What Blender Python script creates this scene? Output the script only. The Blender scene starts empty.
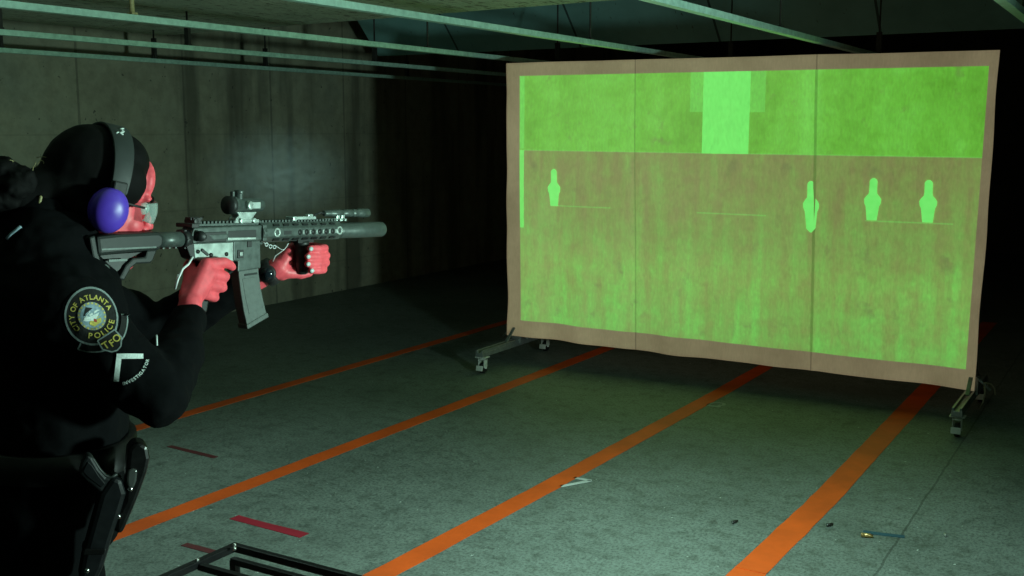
import bpy, bmesh, math, random
from mathutils import Vector, Matrix, noise
from mathutils.bvhtree import BVHTree
from math import sin, cos, pi, radians, atan
random.seed(7)
SC = bpy.context.scene
COL = SC.collection
SC.view_settings.view_transform = 'Standard'
SC.view_settings.look = 'None'
SC.view_settings.exposure = 0
V = Vector

# ------------------------------------------------------------------ camera
FPX = 1090.0
PITCH = atan(158 / FPX)
YAW = radians(30.7)
CAMZ = 1.55
cd = bpy.data.cameras.new('camera')
cam = bpy.data.objects.new('camera', cd)
COL.objects.link(cam)
cd.sensor_width = 36
cd.lens = 36 * FPX / 1024
cd.clip_start = .02
cam.location = (0, 0, CAMZ)
cam.rotation_euler = (pi / 2 - PITCH, 0, YAW)
SC.camera = cam

# ------------------------------------------------------------------ helpers
WM = {}


def tag(o, label=None, cat=None, group=None, kind=None):
    if label: o['label'] = label
    if cat: o['category'] = cat
    if group: o['group'] = group
    if kind: o['kind'] = kind
    return o


def empty(name, mat, label=None, cat=None, group=None):
    o = bpy.data.objects.new(name, None)
    COL.objects.link(o)
    if not isinstance(mat, Matrix): mat = Matrix.Translation(V(mat))
    o.matrix_basis = mat
    o.empty_display_size = .05
    WM[o.name] = mat
    return tag(o, label, cat, group)


class MB:
    def __init__(s):
        s.bm = bmesh.new()
        s.mi = 0

    def _faces(s, vs, fs, smooth=False):
        bv = [s.bm.verts.new(v) for v in vs]
        for f in fs:
            try:
                fa = s.bm.faces.new([bv[i] for i in f])
                fa.material_index = s.mi
                fa.smooth = smooth
            except ValueError:
                pass
        return s

    def box(s, c, d, rot=None):
        c = V(c); hx, hy, hz = d[0] / 2, d[1] / 2, d[2] / 2
        vs = [V((x, y, z)) for z in (-hz, hz) for y in (-hy, hy) for x in (-hx, hx)]
        if rot is not None: vs = [rot @ v for v in vs]
        return s._faces([v + c for v in vs], [(0, 2, 3, 1), (4, 5, 7, 6), (0, 1, 5, 4), (2, 6, 7, 3), (0, 4, 6, 2), (1, 3, 7, 5)])

    def lathe(s, p0, axis, prof, n=20, up=None, sx=1, sy=1, capa=True, capb=True):
        """prof: list of (distance along axis, radius)"""
        p0 = V(p0); a = V(axis).normalized()
        ref = V(up) if up is not None else (V((0, 0, 1)) if abs(a.z) < .9 else V((1, 0, 0)))
        e1 = (ref - a * ref.dot(a)).normalized(); e2 = a.cross(e1)
        vs = []
        for d, r in prof:
            for k in range(n):
                t = 2 * pi * k / n
                vs.append(p0 + a * d + e1 * (r * cos(t) * sx) + e2 * (r * sin(t) * sy))
        fs = []
        for i in range(len(prof) - 1):
            for k in range(n):
                k2 = (k + 1) % n
                fs.append((i * n + k, i * n + k2, (i + 1) * n + k2, (i + 1) * n + k))
        if capa: fs.append(tuple(range(n - 1, -1, -1)))
        if capb: fs.append(tuple(range((len(prof) - 1) * n, len(prof) * n)))
        return s._faces(vs, fs, True)

    def cyl(s, p0, p1, r0, r1=None, n=20):
        p0, p1 = V(p0), V(p1)
        r1 = r0 if r1 is None else r1
        return s.lathe(p0, p1 - p0, [(0, r0), ((p1 - p0).length, r1)], n)

    def cap(s, p0, p1, r0, r1=None, n=16):
        """tapered capsule"""
        p0, p1 = V(p0), V(p1)
        r1 = r0 if r1 is None else r1
        L = (p1 - p0).length
        if L < 1e-5: return s.ell(p0, (r0, r0, r0))
        pr = []
        for i in range(1, 6):
            t = pi / 2 * i / 5
            pr.append((-r0 * cos(t), r0 * sin(t)))
        for i in range(0, 5):
            t = pi / 2 * i / 5
            pr.append((L + r1 * sin(t), r1 * cos(t)))
        pr = [(-r0 * .995, r0 * .05)] + pr + [(L + r1 * .995, r1 * .05)]
        return s.lathe(p0, p1 - p0, pr, n)

    def chain(s, pts, n=14):
        for a, b in zip(pts, pts[1:]):
            s.cap(a[0], b[0], a[1], b[1], n)
        return s

    def ell(s, c, r, rot=None, n=20, m=12):
        c = V(c)
        vs, fs = [], []
        for i in range(m + 1):
            ph = pi * min(max(i, .08), m - .08) / m
            for k in range(n):
                t = 2 * pi * k / n
                v = V((r[0] * sin(ph) * cos(t), r[1] * sin(ph) * sin(t), r[2] * cos(ph)))
                if rot is not None: v = rot @ v
                vs.append(c + v)
        for i in range(m):
            for k in range(n):
                k2 = (k + 1) % n
                fs.append((i * n + k, (i + 1) * n + k, (i + 1) * n + k2, i * n + k2))
        fs.append(tuple(range(n)))
        fs.append(tuple(range((m + 1) * n - 1, m * n - 1, -1)))
        return s._faces(vs, fs, True)

    def loft(s, rings, cap=True, smooth=True):
        n = len(rings[0]); vs = [V(p) for r in rings for p in r]; fs = []
        for i in range(len(rings) - 1):
            for k in range(n):
                k2 = (k + 1) % n
                fs.append((i * n + k, i * n + k2, (i + 1) * n + k2, (i + 1) * n + k))
        if cap:
            fs.append(tuple(range(n - 1, -1, -1)))
            fs.append(tuple(range((len(rings) - 1) * n, len(rings) * n)))
        return s._faces(vs, fs, smooth)

    def prism(s, poly, h0, h1, f):
        """polygon of 2-D points extruded between h0 and h1; f(a,b,h)->3-D"""
        n = len(poly)
        vs = [f(a, b, h0) for a, b in poly] + [f(a, b, h1) for a, b in poly]
        fs = [tuple(range(n - 1, -1, -1)), tuple(range(n, 2 * n))]
        for k in range(n):
            k2 = (k + 1) % n
            fs.append((k, k2, n + k2, n + k))
        return s._faces(vs, fs)

    def tube(s, pts, r, n=10, closed=False):
        pts = [V(p) for p in pts]
        N = len(pts); rings = []
        prev = None
        for i, p in enumerate(pts):
            if closed: d = pts[(i + 1) % N] - pts[i - 1]
            else: d = pts[min(i + 1, N - 1)] - pts[max(i - 1, 0)]
            d.normalize()
            if prev is None:
                ref = V((0, 0, 1)) if abs(d.z) < .9 else V((1, 0, 0))
            else: ref = prev
            e1 = (ref - d * ref.dot(d)).normalized(); prev = e1
            e2 = d.cross(e1)
            rr = r(i / (N - 1)) if callable(r) else r
            rings.append([p + e1 * rr * cos(2 * pi * k / n) + e2 * rr * sin(2 * pi * k / n) for k in range(n)])
        if closed: rings.append(rings[0])
        return s.loft(rings, not closed)

    def add_mesh(s, vs, fs):
        return s._faces(vs, fs)

    def mesh(s, name='mesh', recalc=True):
        if recalc: bmesh.ops.recalc_face_normals(s.bm, faces=s.bm.faces[:])
        me = bpy.data.meshes.new(name)
        s.bm.to_mesh(me)
        s.bm.free()
        return me


def link(name, me, mats, parent=None, local=False, bevel=0, smooth=None):
    """links a mesh as ONE object. Geometry is in world space unless local=True"""
    if isinstance(me, MB): me = me.mesh(name)
    me.name = name
    o = bpy.data.objects.new(name, me)
    COL.objects.link(o)
    for m in (mats if isinstance(mats, (list, tuple)) else [mats]): me.materials.append(m)
    if parent is not None:
        o.parent = parent
        WM[o.name] = WM[parent.name]
        if not local: me.transform(WM[parent.name].inverted())
    else:
        WM[o.name] = Matrix.Identity(4)
    if smooth is not None:
        for p in me.polygons: p.use_smooth = smooth
    if bevel:
        b = o.modifiers.new('bevel', 'BEVEL')
        b.width = bevel; b.segments = 2; b.limit_method = 'ANGLE'; b.angle_limit = radians(35)
    return o


def based(o):
    """move a single-mesh thing's origin to the base of its mesh"""
    vs = [v.co for v in o.data.vertices]
    c = V((sum((min(v[i] for v in vs), max(v[i] for v in vs))) / 2 for i in range(3)))
    c.z = min(v.z for v in vs)
    o.data.transform(Matrix.Translation(-c))
    o.location = c
    WM[o.name] = Matrix.Translation(c)
    return o


def bake(me, mods):
    """run modifiers on a mesh and return the result"""
    o = bpy.data.objects.new('work', me)
    COL.objects.link(o)
    for kind, kw in mods:
        m = o.modifiers.new(kind, kind)
        for k, v in kw.items(): setattr(m, k, v)
    dg = bpy.context.evaluated_depsgraph_get()
    dg.update()
    r = bpy.data.meshes.new_from_object(o.evaluated_get(dg))
    bpy.data.objects.remove(o)
    for p in r.polygons: p.use_smooth = True
    return r


def blob(mb, voxel, smooth=4, fac=.5, extra=()):
    return bake(mb.mesh('work'), [('REMESH', dict(mode='VOXEL', voxel_size=voxel)),
                                  ('SMOOTH', dict(iterations=smooth, factor=fac))] + list(extra))


# ------------------------------------------------------------------ materials
def srgb(r, g, b):
    f = lambda c: (c / 255 / 12.92) if c / 255 <= .04045 else ((c / 255 + .055) / 1.055) ** 2.4
    return (f(r), f(g), f(b), 1)


class NT:
    def __init__(s, name):
        s.m = bpy.data.materials.new(name)
        s.m.use_nodes = True
        s.t = s.m.node_tree
        s.t.nodes.clear()
        s.out = s.n('ShaderNodeOutputMaterial')

    def n(s, kind, ins=None, **kw):
        nd = s.t.nodes.new(kind)
        for k, v in kw.items(): setattr(nd, k, v)
        for k, v in (ins or {}).items():
            if hasattr(v, 'node'): s.t.links.new(v, nd.inputs[k])
            else: nd.inputs[k].default_value = v
        return nd

    def math(s, op, a, b=0.0, c=None, clamp=False):
        i = {0: a, 1: b}
        if c is not None: i[2] = c
        return s.n('ShaderNodeMath', i, operation=op, use_clamp=clamp).outputs[0]

    def noise(s, vec, scale, detail=4, rough=.55):
        return s.n('ShaderNodeTexNoise', {'Vector': vec, 'Scale': scale, 'Detail': detail, 'Roughness': rough}).outputs['Fac']

    def ramp(s, fac, stops):
        r = s.n('ShaderNodeValToRGB', {'Fac': fac})
        e = r.color_ramp.elements
        while len(e) < len(stops): e.new(.5)
        for el, (p, c) in zip(e, stops):
            el.position = p
            el.color = c if len(c) == 4 else (*c, 1)
        return r.outputs['Color']

    def mix(s, f, a, b, mode='MIX'):
        return s.n('ShaderNodeMix', {0: f, 6: a, 7: b}, data_type='RGBA', blend_type=mode).outputs[2]

    def obj(s):
        return s.n('ShaderNodeTexCoord').outputs['Object']

    def scale(s, vec, sc):
        return s.n('ShaderNodeMapping', {'Vector': vec, 'Scale': sc}).outputs['Vector']

    def bsdf(s, **ins):
        b = s.n('ShaderNodeBsdfPrincipled', {k.replace('_', ' '): v for k, v in ins.items()})
        s.t.links.new(b.outputs[0], s.out.inputs[0])
        return b

    def bump(s, h, strength=.3, dist=.01):
        return s.n('ShaderNodeBump', {'Height': h, 'Strength': strength, 'Distance': dist}).outputs[0]


def rgb(c, k):
    return (min(c[0] * k, 1), min(c[1] * k, 1), min(c[2] * k, 1), 1)


def simple(name, col, rough=.6, metal=0, var=.25, scale=40, bump=.0, spec=.5, sheen=0):
    col = (*col[:3], 1)
    t = NT(name)
    v = t.obj()
    nz = t.noise(v, scale, 3)
    c = t.ramp(nz, [(.3, rgb(col, 1 - var)), (.7, rgb(col, 1 + var))])
    r = t.math('MULTIPLY_ADD', nz, .2, rough - .1)
    kw = dict(Base_Color=c, Roughness=r, Metallic=metal)
    if bump: kw['Normal'] = t.bump(nz, bump, .003)
    b = t.bsdf(**kw)
    b.inputs['Specular IOR Level'].default_value = spec
    if sheen: b.inputs['Sheen Weight'].default_value = sheen
    return t.m


M = {}
M['gun'] = simple('gun_metal', (.075, .095, .088), .42, .35, .2, 90)
M['gun_dark'] = simple('gun_black', (.012, .014, .014), .5, 0, .2, 90)
M['gun_poly'] = simple('gun_polymer', (.013, .017, .016), .5, 0, .15, 200, 0, .35)
M['gun_mag'] = simple('magazine_polymer', (.085, .105, .097), .55, 0, .15, 120)
M['gun_bright'] = simple('gun_bare_metal', (.52, .60, .57), .3, .4, .25, 60)
M['gun_lower'] = simple('gun_lower_finish', (.38, .45, .42), .35, .4, .25, 50)
M['lens'] = simple('coated_lens', (.01, .015, .02), .08, 0, .1, 20)
M['pale_strip'] = simple('pale_strip', (.75, .8, .8), .5, 0, .1, 60)  # also colours the painted rim light at the left wrist
M['skin'] = simple('skin', (.86, .095, .125), .5, 0, .14, 60, .08)
M['hair'] = simple('black_hair', (.003, .003, .003), .75, 0, .3, 80, .1, .12)
M['cloth'] = simple('black_uniform_cloth', (.0035, .004, .0045), .9, 0, .2, 120, .1, .06)
M['trouser'] = simple('black_trouser_cloth', (.003, .0035, .004), .9, 0, .2, 120, .1, .06)
M['leather'] = simple('black_leather', (.005, .005, .005), .36, 0, .2, 70, .05, .3)
M['holster'] = simple('black_holster_polymer', (.005, .006, .007), .5, 0, .2, 70, .05, .22)
M['pistol'] = simple('black_pistol_polymer', (.010, .012, .013), .5, 0, .2, 150, .1, .35)
M['snap'] = simple('nickel_snap', (.8, .8, .8), .25, 1, .1, 30)
M['purple'] = simple('purple_ear_cup', srgb(84, 56, 185), .38, 0, .06, 20)
M['band'] = simple('grey_headband', (.020, .025, .025), .6, 0, .15, 60)
M['cushion'] = simple('black_cushion', (.006, .006, .007), .6)
M['white'] = simple('white_embroidery', (.62, .70, .68), .7, 0, .15, 300)
M['gold'] = simple('gold_embroidery', (.55, .47, .10), .7, 0, .25, 300)
M['patch'] = simple('black_patch_twill', (.005, .006, .006), .85, 0, .2, 200)
M['rim'] = simple('grey_patch_border', (.22, .27, .27), .75, 0, .2, 300)
M['blue_grey'] = simple('blue_grey_thread_and_rim', (.22, .32, .38), .7, 0, .25, 200)
M['red_thread'] = simple('red_thread', (.4, .05, .04), .7, 0, .25, 200)
M['eye_white'] = simple('eye_white', (.8, .78, .75), .2)
M['iris'] = simple('brown_iris', (.05, .025, .012), .2)
M['watch'] = simple('black_watch_rubber', (.008, .009, .010), .5)
M['nail'] = simple('pale_nail_polish', (.5, .58, .58), .2, 0, .05)
M['boot'] = simple('black_boot', (.008, .008, .008), .4)
M['black_steel'] = simple('black_painted_steel', (.005, .005, .006), .45, 0, .2, 60, 0, .3)
M['bolt'] = simple('zinc_bolt', (.6, .6, .58), .3, .9)
M['alu'] = simple('aluminium_profile', (.26, .29, .29), .42, .6, .2, 30)
M['wheel'] = simple('white_caster_wheel', (.55, .58, .54), .5, 0, .15, 40)
M['black_rubber'] = simple('black_rubber', (.01, .01, .01), .6)
M['brass'] = simple('brass_casing', (.75, .5, .2), .3, .9, .15, 60)
M['casing_dark'] = simple('dark_casing', (.02, .018, .015), .5, .3)
M['fray'] = simple('tan_wire', (.3, .25, .18), .6)


def galv():
    t = NT('galvanised_steel')
    v = t.obj()
    n1 = t.noise(v, 30, 5)
    n2 = t.noise(t.scale(v, (1, .12, 1)), 9, 4)
    c = t.ramp(t.math('MULTIPLY_ADD', n1, .5, t.math('MULTIPLY', n2, .5)), [(.35, (.34, .56, .48, 1)), (.6, (.58, .88, .76, 1)), (.72, (.45, .7, .5, 1))])
    t.bsdf(Base_Color=c, Roughness=.45, Metallic=.35, Normal=t.bump(n1, .1, .002))
    return t.m


M['galv'] = galv()
M['rod_dark'] = simple('dark_hanger_steel', (.03, .03, .028), .6, .3)
M['rod_tan'] = simple('yellowed_hanger_rod', (.38, .34, .16), .6, .1, .3, 60)


def floor_mat():
    t = NT('painted_concrete_floor')
    v = t.obj()
    a = t.noise(v, 1.1, 8, .65)
    b = t.noise(v, 14, 6, .7)
    c = t.noise(t.scale(v, (1.2, .9, 1)), 75, 5, .7)
    base = t.ramp(a, [(.3, (.125, .155, .138, 1)), (.55, (.20, .245, .222, 1)), (.75, (.16, .20, .175, 1))])
    g = t.ramp(b, [(.3, (.35, .35, .33, 1)), (.52, (1, 1, 1, 1)), (.8, (1.0, 1.0, 1.0, 1))])
    base = t.mix(.75, base, g, 'MULTIPLY')
    g2 = t.ramp(c, [(.35, (.3, .3, .3, 1)), (.55, (1, 1, 1, 1))])
    base = t.mix(.8, base, g2, 'MULTIPLY')
    # pale chips and spent fragments, their glints put into the colour
    sp = t.noise(v, 42, 2, .5)
    base = t.mix(t.ramp(sp, [(.735, (0, 0, 0, 1)), (.76, (1, 1, 1, 1))]), base, (.55, .62, .58, 1))
    # dark scuffs
    d = t.noise(t.scale(v, (3, 1.1, 1)), 3.1, 5, .7)
    base = t.mix(t.ramp(d, [(.60, (0, 0, 0, 1)), (.72, (.75, .75, .75, 1))]), base, (.055, .065, .058, 1))
    # saw-cut joint running down range
    sx = t.n('ShaderNodeSeparateXYZ', {0: v})
    wob = t.math('MULTIPLY_ADD', t.noise(v, 6, 2), .016, -.008)
    dx = t.math('ABSOLUTE', t.math('ADD', t.math('ADD', sx.outputs[0], .765), wob))
    j = t.math('LESS_THAN', dx, .0045)
    base = t.mix(t.math('MULTIPLY', j, .5), base, (.02, .024, .022, 1))
    h = t.math('SUBTRACT', t.math('MULTIPLY_ADD', c, .6, t.math('MULTIPLY', b, .4)), j)
    t.bsdf(Base_Color=base, Roughness=t.math('MULTIPLY_ADD', b, .25, .5), Normal=t.bump(h, .35, .006))
    return t.m


def wall_mat(name, dark=1.0):
    t = NT(name)
    v = t.obj()
    a = t.noise(v, .7, 7, .65)
    b = t.noise(v, 9, 6, .7)
    st = t.noise(t.scale(v, (1, 1.6, .18)), 1.3, 4, .6)
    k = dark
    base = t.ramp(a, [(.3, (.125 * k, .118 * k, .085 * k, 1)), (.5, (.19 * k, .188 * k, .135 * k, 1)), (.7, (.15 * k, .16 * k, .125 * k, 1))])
    base = t.mix(.6, base, t.ramp(b, [(.3, (.55, .55, .55, 1)), (.6, (1, 1, 1, 1))]), 'MULTIPLY')
    base = t.mix(t.ramp(st, [(.52, (0, 0, 0, 1)), (.64, (.75, .75, .75, 1))]), base, (.05 * k, .05 * k, .036 * k, 1))
    # formwork joints every 1.22 m along y, and two lifts in z
    sx = t.n('ShaderNodeSeparateXYZ', {0: v})
    jy = t.math('ABSOLUTE', t.math('SUBTRACT', t.math('FRACT', t.math('DIVIDE', t.math('ADD', sx.outputs[1], .21), 1.0)), .5))
    jz = t.math('ABSOLUTE', t.math('SUBTRACT', t.math('FRACT', t.math('DIVIDE', t.math('ADD', sx.outputs[2], .01), .61)), .5))
    wob = t.math('MULTIPLY', t.noise(v, 4, 3), .012)
    l1 = t.math('LESS_THAN', t.math('SUBTRACT', jy, wob), .004)
    l2 = t.math('LESS_THAN', t.math('SUBTRACT', jz, wob), .004)
    base = t.mix(t.math('MULTIPLY', t.math('MAXIMUM', l1, t.math('MULTIPLY', l2, .3)), .5), base, (.035 * k, .035 * k, .028 * k, 1))
    pit = t.ramp(t.noise(v, 22, 2), [(.70, (0, 0, 0, 1)), (.74, (.8, .8, .8, 1))])
    base = t.mix(pit, base, (.03 * k, .03 * k, .025 * k, 1))
    t.bsdf(Base_Color=base, Roughness=.85, Normal=t.bump(t.math('ADD', b, t.math('MULTIPLY', l1, -1)), .3, .006))
    return t.m


def ceil_mat(name, k, seams=0, pits=.62):
    t = NT(name)
    v = t.obj()
    a = t.noise(v, 1.5, 6, .65)
    st = t.noise(t.scale(v, (3.5, .8, 1)), 11, 4, .65)
    base = t.ramp(a, [(.3, (.22 * k, .25 * k, .20 * k, 1)), (.65, (.34 * k, .38 * k, .31 * k, 1))])
    base = t.mix(t.ramp(st, [(pits - .06, (0, 0, 0, 1)), (pits, (.9, .9, .9, 1))]), base, (.05 * k, .04 * k, .03 * k, 1))
    base = t.mix(t.ramp(t.noise(v, 26, 3, .6), [(pits, (0, 0, 0, 1)), (pits + .05, (.8, .8, .8, 1))]), base, (.06 * k, .05 * k, .035 * k, 1))
    h = st
    if seams:
        sx = t.n('ShaderNodeSeparateXYZ', {0: v})
        j = t.math('ABSOLUTE', t.math('SUBTRACT', t.math('FRACT', t.math('DIVIDE', sx.outputs[0], seams)), .5))
        base = t.mix(t.math('MULTIPLY', t.math('LESS_THAN', j, .008), .8), base, (.01, .01, .01, 1))
    t.bsdf(Base_Color=base, Roughness=.8, Normal=t.bump(h, .3, .005))
    return t.m


def paint(name, col, wear=.62, dirt=(.06, .05, .04, 1)):
    t = NT(name)
    v = t.obj()
    n = t.noise(v, 30, 6, .7)
    n2 = t.noise(v, 3, 4, .6)
    c = t.ramp(n2, [(.3, rgb(col, .72)), (.7, rgb(col, 1.1))])
    c = t.mix(t.ramp(n, [(wear, (0, 0, 0, 1)), (wear + .1, (.8, .8, .8, 1))]), c, dirt)
    t.bsdf(Base_Color=c, Roughness=.6, Normal=t.bump(n, .2, .002))
    return t.m


M['floor'] = floor_mat()
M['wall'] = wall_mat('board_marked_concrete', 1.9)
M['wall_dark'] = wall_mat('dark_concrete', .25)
M['slab'] = ceil_mat('pitted_ceiling_panel', 1.7)
M['ceil'] = ceil_mat('upper_ceiling', .9)
M['baffle'] = ceil_mat('baffle_plate', 1.25, 1.22, .72)
for n_ in M['baffle'].node_tree.nodes:
    if n_.type == 'VALTORGB' and n_.color_ramp.elements[-1].color[0] > .35 and n_.color_ramp.elements[-1].color[0] < .6:
        for e_ in n_.color_ramp.elements: e_.color = (e_.color[0] * .6, e_.color[1] * 1.1, e_.color[2] * 1.35, 1)
M['orange'] = paint('orange_line_paint', (.80, .105, .006, 1), .66)
M['white_paint'] = paint('white_stencil_paint', (.62, .68, .66, 1), .62, (.2, .24, .22, 1))
M['white_paint_faint'] = paint('worn_white_paint', (.36, .4, .39, 1), .55, (.17, .2, .19, 1))
M['red_tape'] = paint('red_floor_tape', (.40, .012, .035, 1), .68)
M['dark_tape'] = paint('dark_red_floor_tape', (.13, .02, .025, 1), .56)
M['blue_tape'] = paint('blue_floor_tape', (.02, .085, .13, 1), .62)

# ------------------------------------------------------------------ the setting
XW = -6.8
link('floor', MB().box((-2.5, 6, -.05), (9.2, 18, .1)), M['floor'])['kind'] = 'structure'
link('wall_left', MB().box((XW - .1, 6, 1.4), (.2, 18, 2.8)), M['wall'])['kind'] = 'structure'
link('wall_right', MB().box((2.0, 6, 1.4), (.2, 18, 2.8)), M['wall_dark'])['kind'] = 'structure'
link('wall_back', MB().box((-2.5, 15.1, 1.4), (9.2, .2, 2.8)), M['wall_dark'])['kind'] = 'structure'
link('ceiling', MB().box((-2.4, 6, 2.85), (9.0, 18, .1)), M['ceil'])['kind'] = 'structure'


def slab():
    mb = MB()
    z0, z1 = 2.25, 2.33
    pts = [(2.0 - .1, -2.9), (2.0 - .1, 5.05)]
    for i in range(61):
        x = 1.9 - i * (8.42 / 60)
        y = 5.15 + (1.9 - x) * .083 + .03 * noise.noise(V((x * 2.2, 0, 3))) + .02 * noise.noise(V((x * 8, 1, 3)))
        pts.append((x, y))
    for i in range(1, 30):
        y = 5.8 - i * .29
        pts.append((-6.52 + (5.8 - y) * .06 + .03 * noise.noise(V((y * 3, 5, 1))), y))
    mb.prism(pts, z0, z1, lambda a, b, h: V((a, b, h)))
    o = link('ceiling_panel', mb, M['slab'])
    o['kind'] = 'structure'
    o.name = 'ceiling_panel'


slab()
mb = MB()
rot = Matrix.Rotation(radians(-45), 3, 'X')
mb.box((-2.6, 8.08, 2.50), (7.6, .72, .03), rot)
link('trim_1', mb, M['baffle'])['kind'] = 'structure'

# ------------------------------------------------------------------ ceiling rails with hangers
RAILS = [
    (-6.2, 'dim grey ceiling rail running closest to the left concrete wall', [(4.28, 1), (5.48, 1), (6.6, 1), (8.5, 1), (10.4, 1)]),
    (-5.07, 'green grey ceiling rail second out from the left concrete wall', [(3.5, 1), (4.74, 1), (6.55, 1), (8.5, 1), (10.4, 1)]),
    (-3.94, 'bright galvanised ceiling rail starting at the top left corner of the photo', [(3.37, 2), (5.62, 0), (7.3, 1), (9.1, 1), (11, 1)]),
    (-2.81, 'galvanised ceiling rail passing above the left half of the green screen', [(2.4, 0), (5.59, 0), (7.9, 1), (10, 1)]),
    (-1.68, 'galvanised ceiling rail with green lit edge above the middle of the screen', [(2.6, 0), (5.43, 0), (7.6, 1), (10, 1)]),
    (-.56, 'short visible end of ceiling rail in the top right corner', [(2.2, 0), (5.2, 0), (7.6, 1), (10, 1)]),
]
ZR = 2.022
for X, lab, hs in RAILS:
    r = empty('ceiling_rail', (X, 2, ZR), lab, 'ceiling rail', 'galvanised ceiling rails of the range')
    mb = MB()
    w, h, t = .02, .028, .003
    prof = [(-w, 0), (w, 0), (w, h), (w - .008, h), (w - .008, h - t), (w - t, h - t), (w - t, t), (-w + t, t), (-w + t, h - t), (-w + .008, h - t), (-w + .008, h), (-w, h)]
    mb.prism(prof, -1.5, 12.5, lambda a, b, hh: V((X + a, hh, ZR + b)))
    link('rail_channel', mb, M['galv'], r)
    for y, k in hs:
        ytop = 5.15 + (1.9 - X) * .083
        top = 2.25 if (y < ytop - .05 and X > -6.4) else 2.8
        mb = MB()
        mb.cyl((X, y, ZR + .01), (X, y, top), .006 if k != 2 else .011, n=8)
        if k == 0:
            mb.box((X, y, (ZR + top) / 2 + (.06 if top < 2.3 else 0)), (.03, .02, .10))
        if k == 1: mb.box((X, y, ZR + .10), (.035, .02, .14))
        mb.box((X, y, ZR + .034), (.034, .034, .008))
        link('hanger_rod', mb, {0: M['rod_dark'], 1: M['rod_dark'], 2: M['rod_tan']}[k], r)

# ------------------------------------------------------------------ floor markings
def strip(name, pts, w, m, lab, cat, group=None, z=.002):
    """flat strip of paint or tape along pts with a slightly ragged edge"""
    mb = MB()
    P = []
    for a, b in zip(pts, pts[1:]):
        a, b = V((*a, 0)), V((*b, 0))
        n = max(2, int((b - a).length / .06))
        for i in range(n + 1): P.append(a.lerp(b, i / n))
    L, R = [], []
    for i, p in enumerate(P):
        d = (P[min(i + 1, len(P) - 1)] - P[max(i - 1, 0)]).normalized()
        s = V((-d.y, d.x, 0))
        L.append(p + s * (w / 2 + .004 * noise.noise(p * 9)) + V((0, 0, z)))
        R.append(p - s * (w / 2 + .004 * noise.noise(p * 9 + V((7, 7, 7)))) + V((0, 0, z)))
    n = len(P)
    mb._faces(L + R, [(i, i + 1, n + i + 1, n + i) for i in range(n - 1)])
    # thin sides down to the floor
    o = link(name, mb, m)
    so = o.modifiers.new('s', 'SOLIDIFY'); so.thickness = z - .0002; so.offset = -1
    based(o)
    return tag(o, lab, cat, group)


strip('lane_line', [(-4.56, 1), (-4.53, 4.2), (-4.50, 9.5)], .085, M['orange'], 'faint orange lane line on the floor nearest the left wall', 'floor line', 'painted orange lane lines')
strip('lane_line', [(-3.40, 1), (-3.37, 3.4), (-3.34, 6), (-3.32, 9.5)], .098, M['orange'], 'orange lane line on the floor passing just right of the shooter', 'floor line', 'painted orange lane lines')
strip('lane_line', [(-2.33, 1), (-2.22, 4.0), (-2.17, 6.1), (-2.15, 9.5)], .10, M['orange'], 'orange lane line on the floor beside the painted 7', 'floor line', 'painted orange lane lines')
strip('lane_line', [(-1.20, 1), (-1.155, 3.6), (-1.13, 4.5), (-1.12, 9.5)], .115, M['orange'], 'widest brightest orange lane line, the rightmost on the floor', 'floor line', 'painted orange lane lines')
strip('floor_tape', [(-3.125, 3.062), (-2.745, 3.052)], .05, M['red_tape'], 'bright red strip of tape on the floor between two orange lines', 'floor tape')
strip('floor_tape', [(-3.075, 2.752), (-2.86, 2.752)], .035, M['dark_tape'], 'worn dark red tape strip at the corner of the black metal frame', 'floor tape')
strip('floor_tape', [(-4.13, 3.63), (-3.79, 3.61)], .03, M['dark_tape'], 'dark worn tape mark on the floor right of the holster', 'floor tape')
strip('floor_tape', [(-.90, 4.195), (-.75, 4.222)], .028, M['blue_tape'], 'blue strip of tape on the floor at the saw-cut joint', 'floor tape')
o = strip('floor_digit', [(-2.178, 4.214), (-2.095, 4.216), (-2.172, 4.075)], .020, M['white_paint'], 'white painted number 7 on the floor beside an orange lane line', 'floor number')
o = strip('floor_digit', [(-2.05, 5.765), (-2.125, 5.755), (-2.13, 5.79), (-2.115, 5.835), (-2.085, 5.85), (-2.055, 5.84), (-2.05, 5.80), (-2.075, 5.785)], .017, M['white_paint_faint'], 'faint white painted number 5 on the floor below the screen', 'floor number')


def casing(x, y, ang, lab, m, L=.045, r=.0048):
    a = V((cos(ang), sin(ang), 0))
    e = empty('spent_casing', (x, y, 0), lab, 'bullet casing', 'spent casings on the range floor')
    p = V((x, y, r + .0005)) - a * L / 2
    mb = MB().lathe(p, a, [(0, r), (.0015, r), (.002, r * .82), (.003, r * .82), (.0036, r), (L * .72, r * .95), (L * .80, r * .68), (L, r * .66)], 14)
    link('case_body', mb, m, e)
    link('primer', MB().cyl(p - a * .0004, p + a * .0002, r * .45, n=10), M['gun_bright'], e)


casing(-.873, 4.143, .25, 'shiny brass casing on the floor left of the blue tape', M['brass'], .045, .0085)
casing(-1.362, 4.035, 1.2, 'dark spent casing left of the widest orange lane line', M['casing_dark'], .03, .006)
casing(-1.028, 4.194, 1.0, 'dark spent casing right of the widest orange lane line', M['casing_dark'], .03, .006)
casing(-.618, 4.313, 2.0, 'tiny pale casing on the floor right of the saw-cut joint', M['bolt'], .02, .005)

# ------------------------------------------------------------------ projection screen
YS = 6.2


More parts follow.
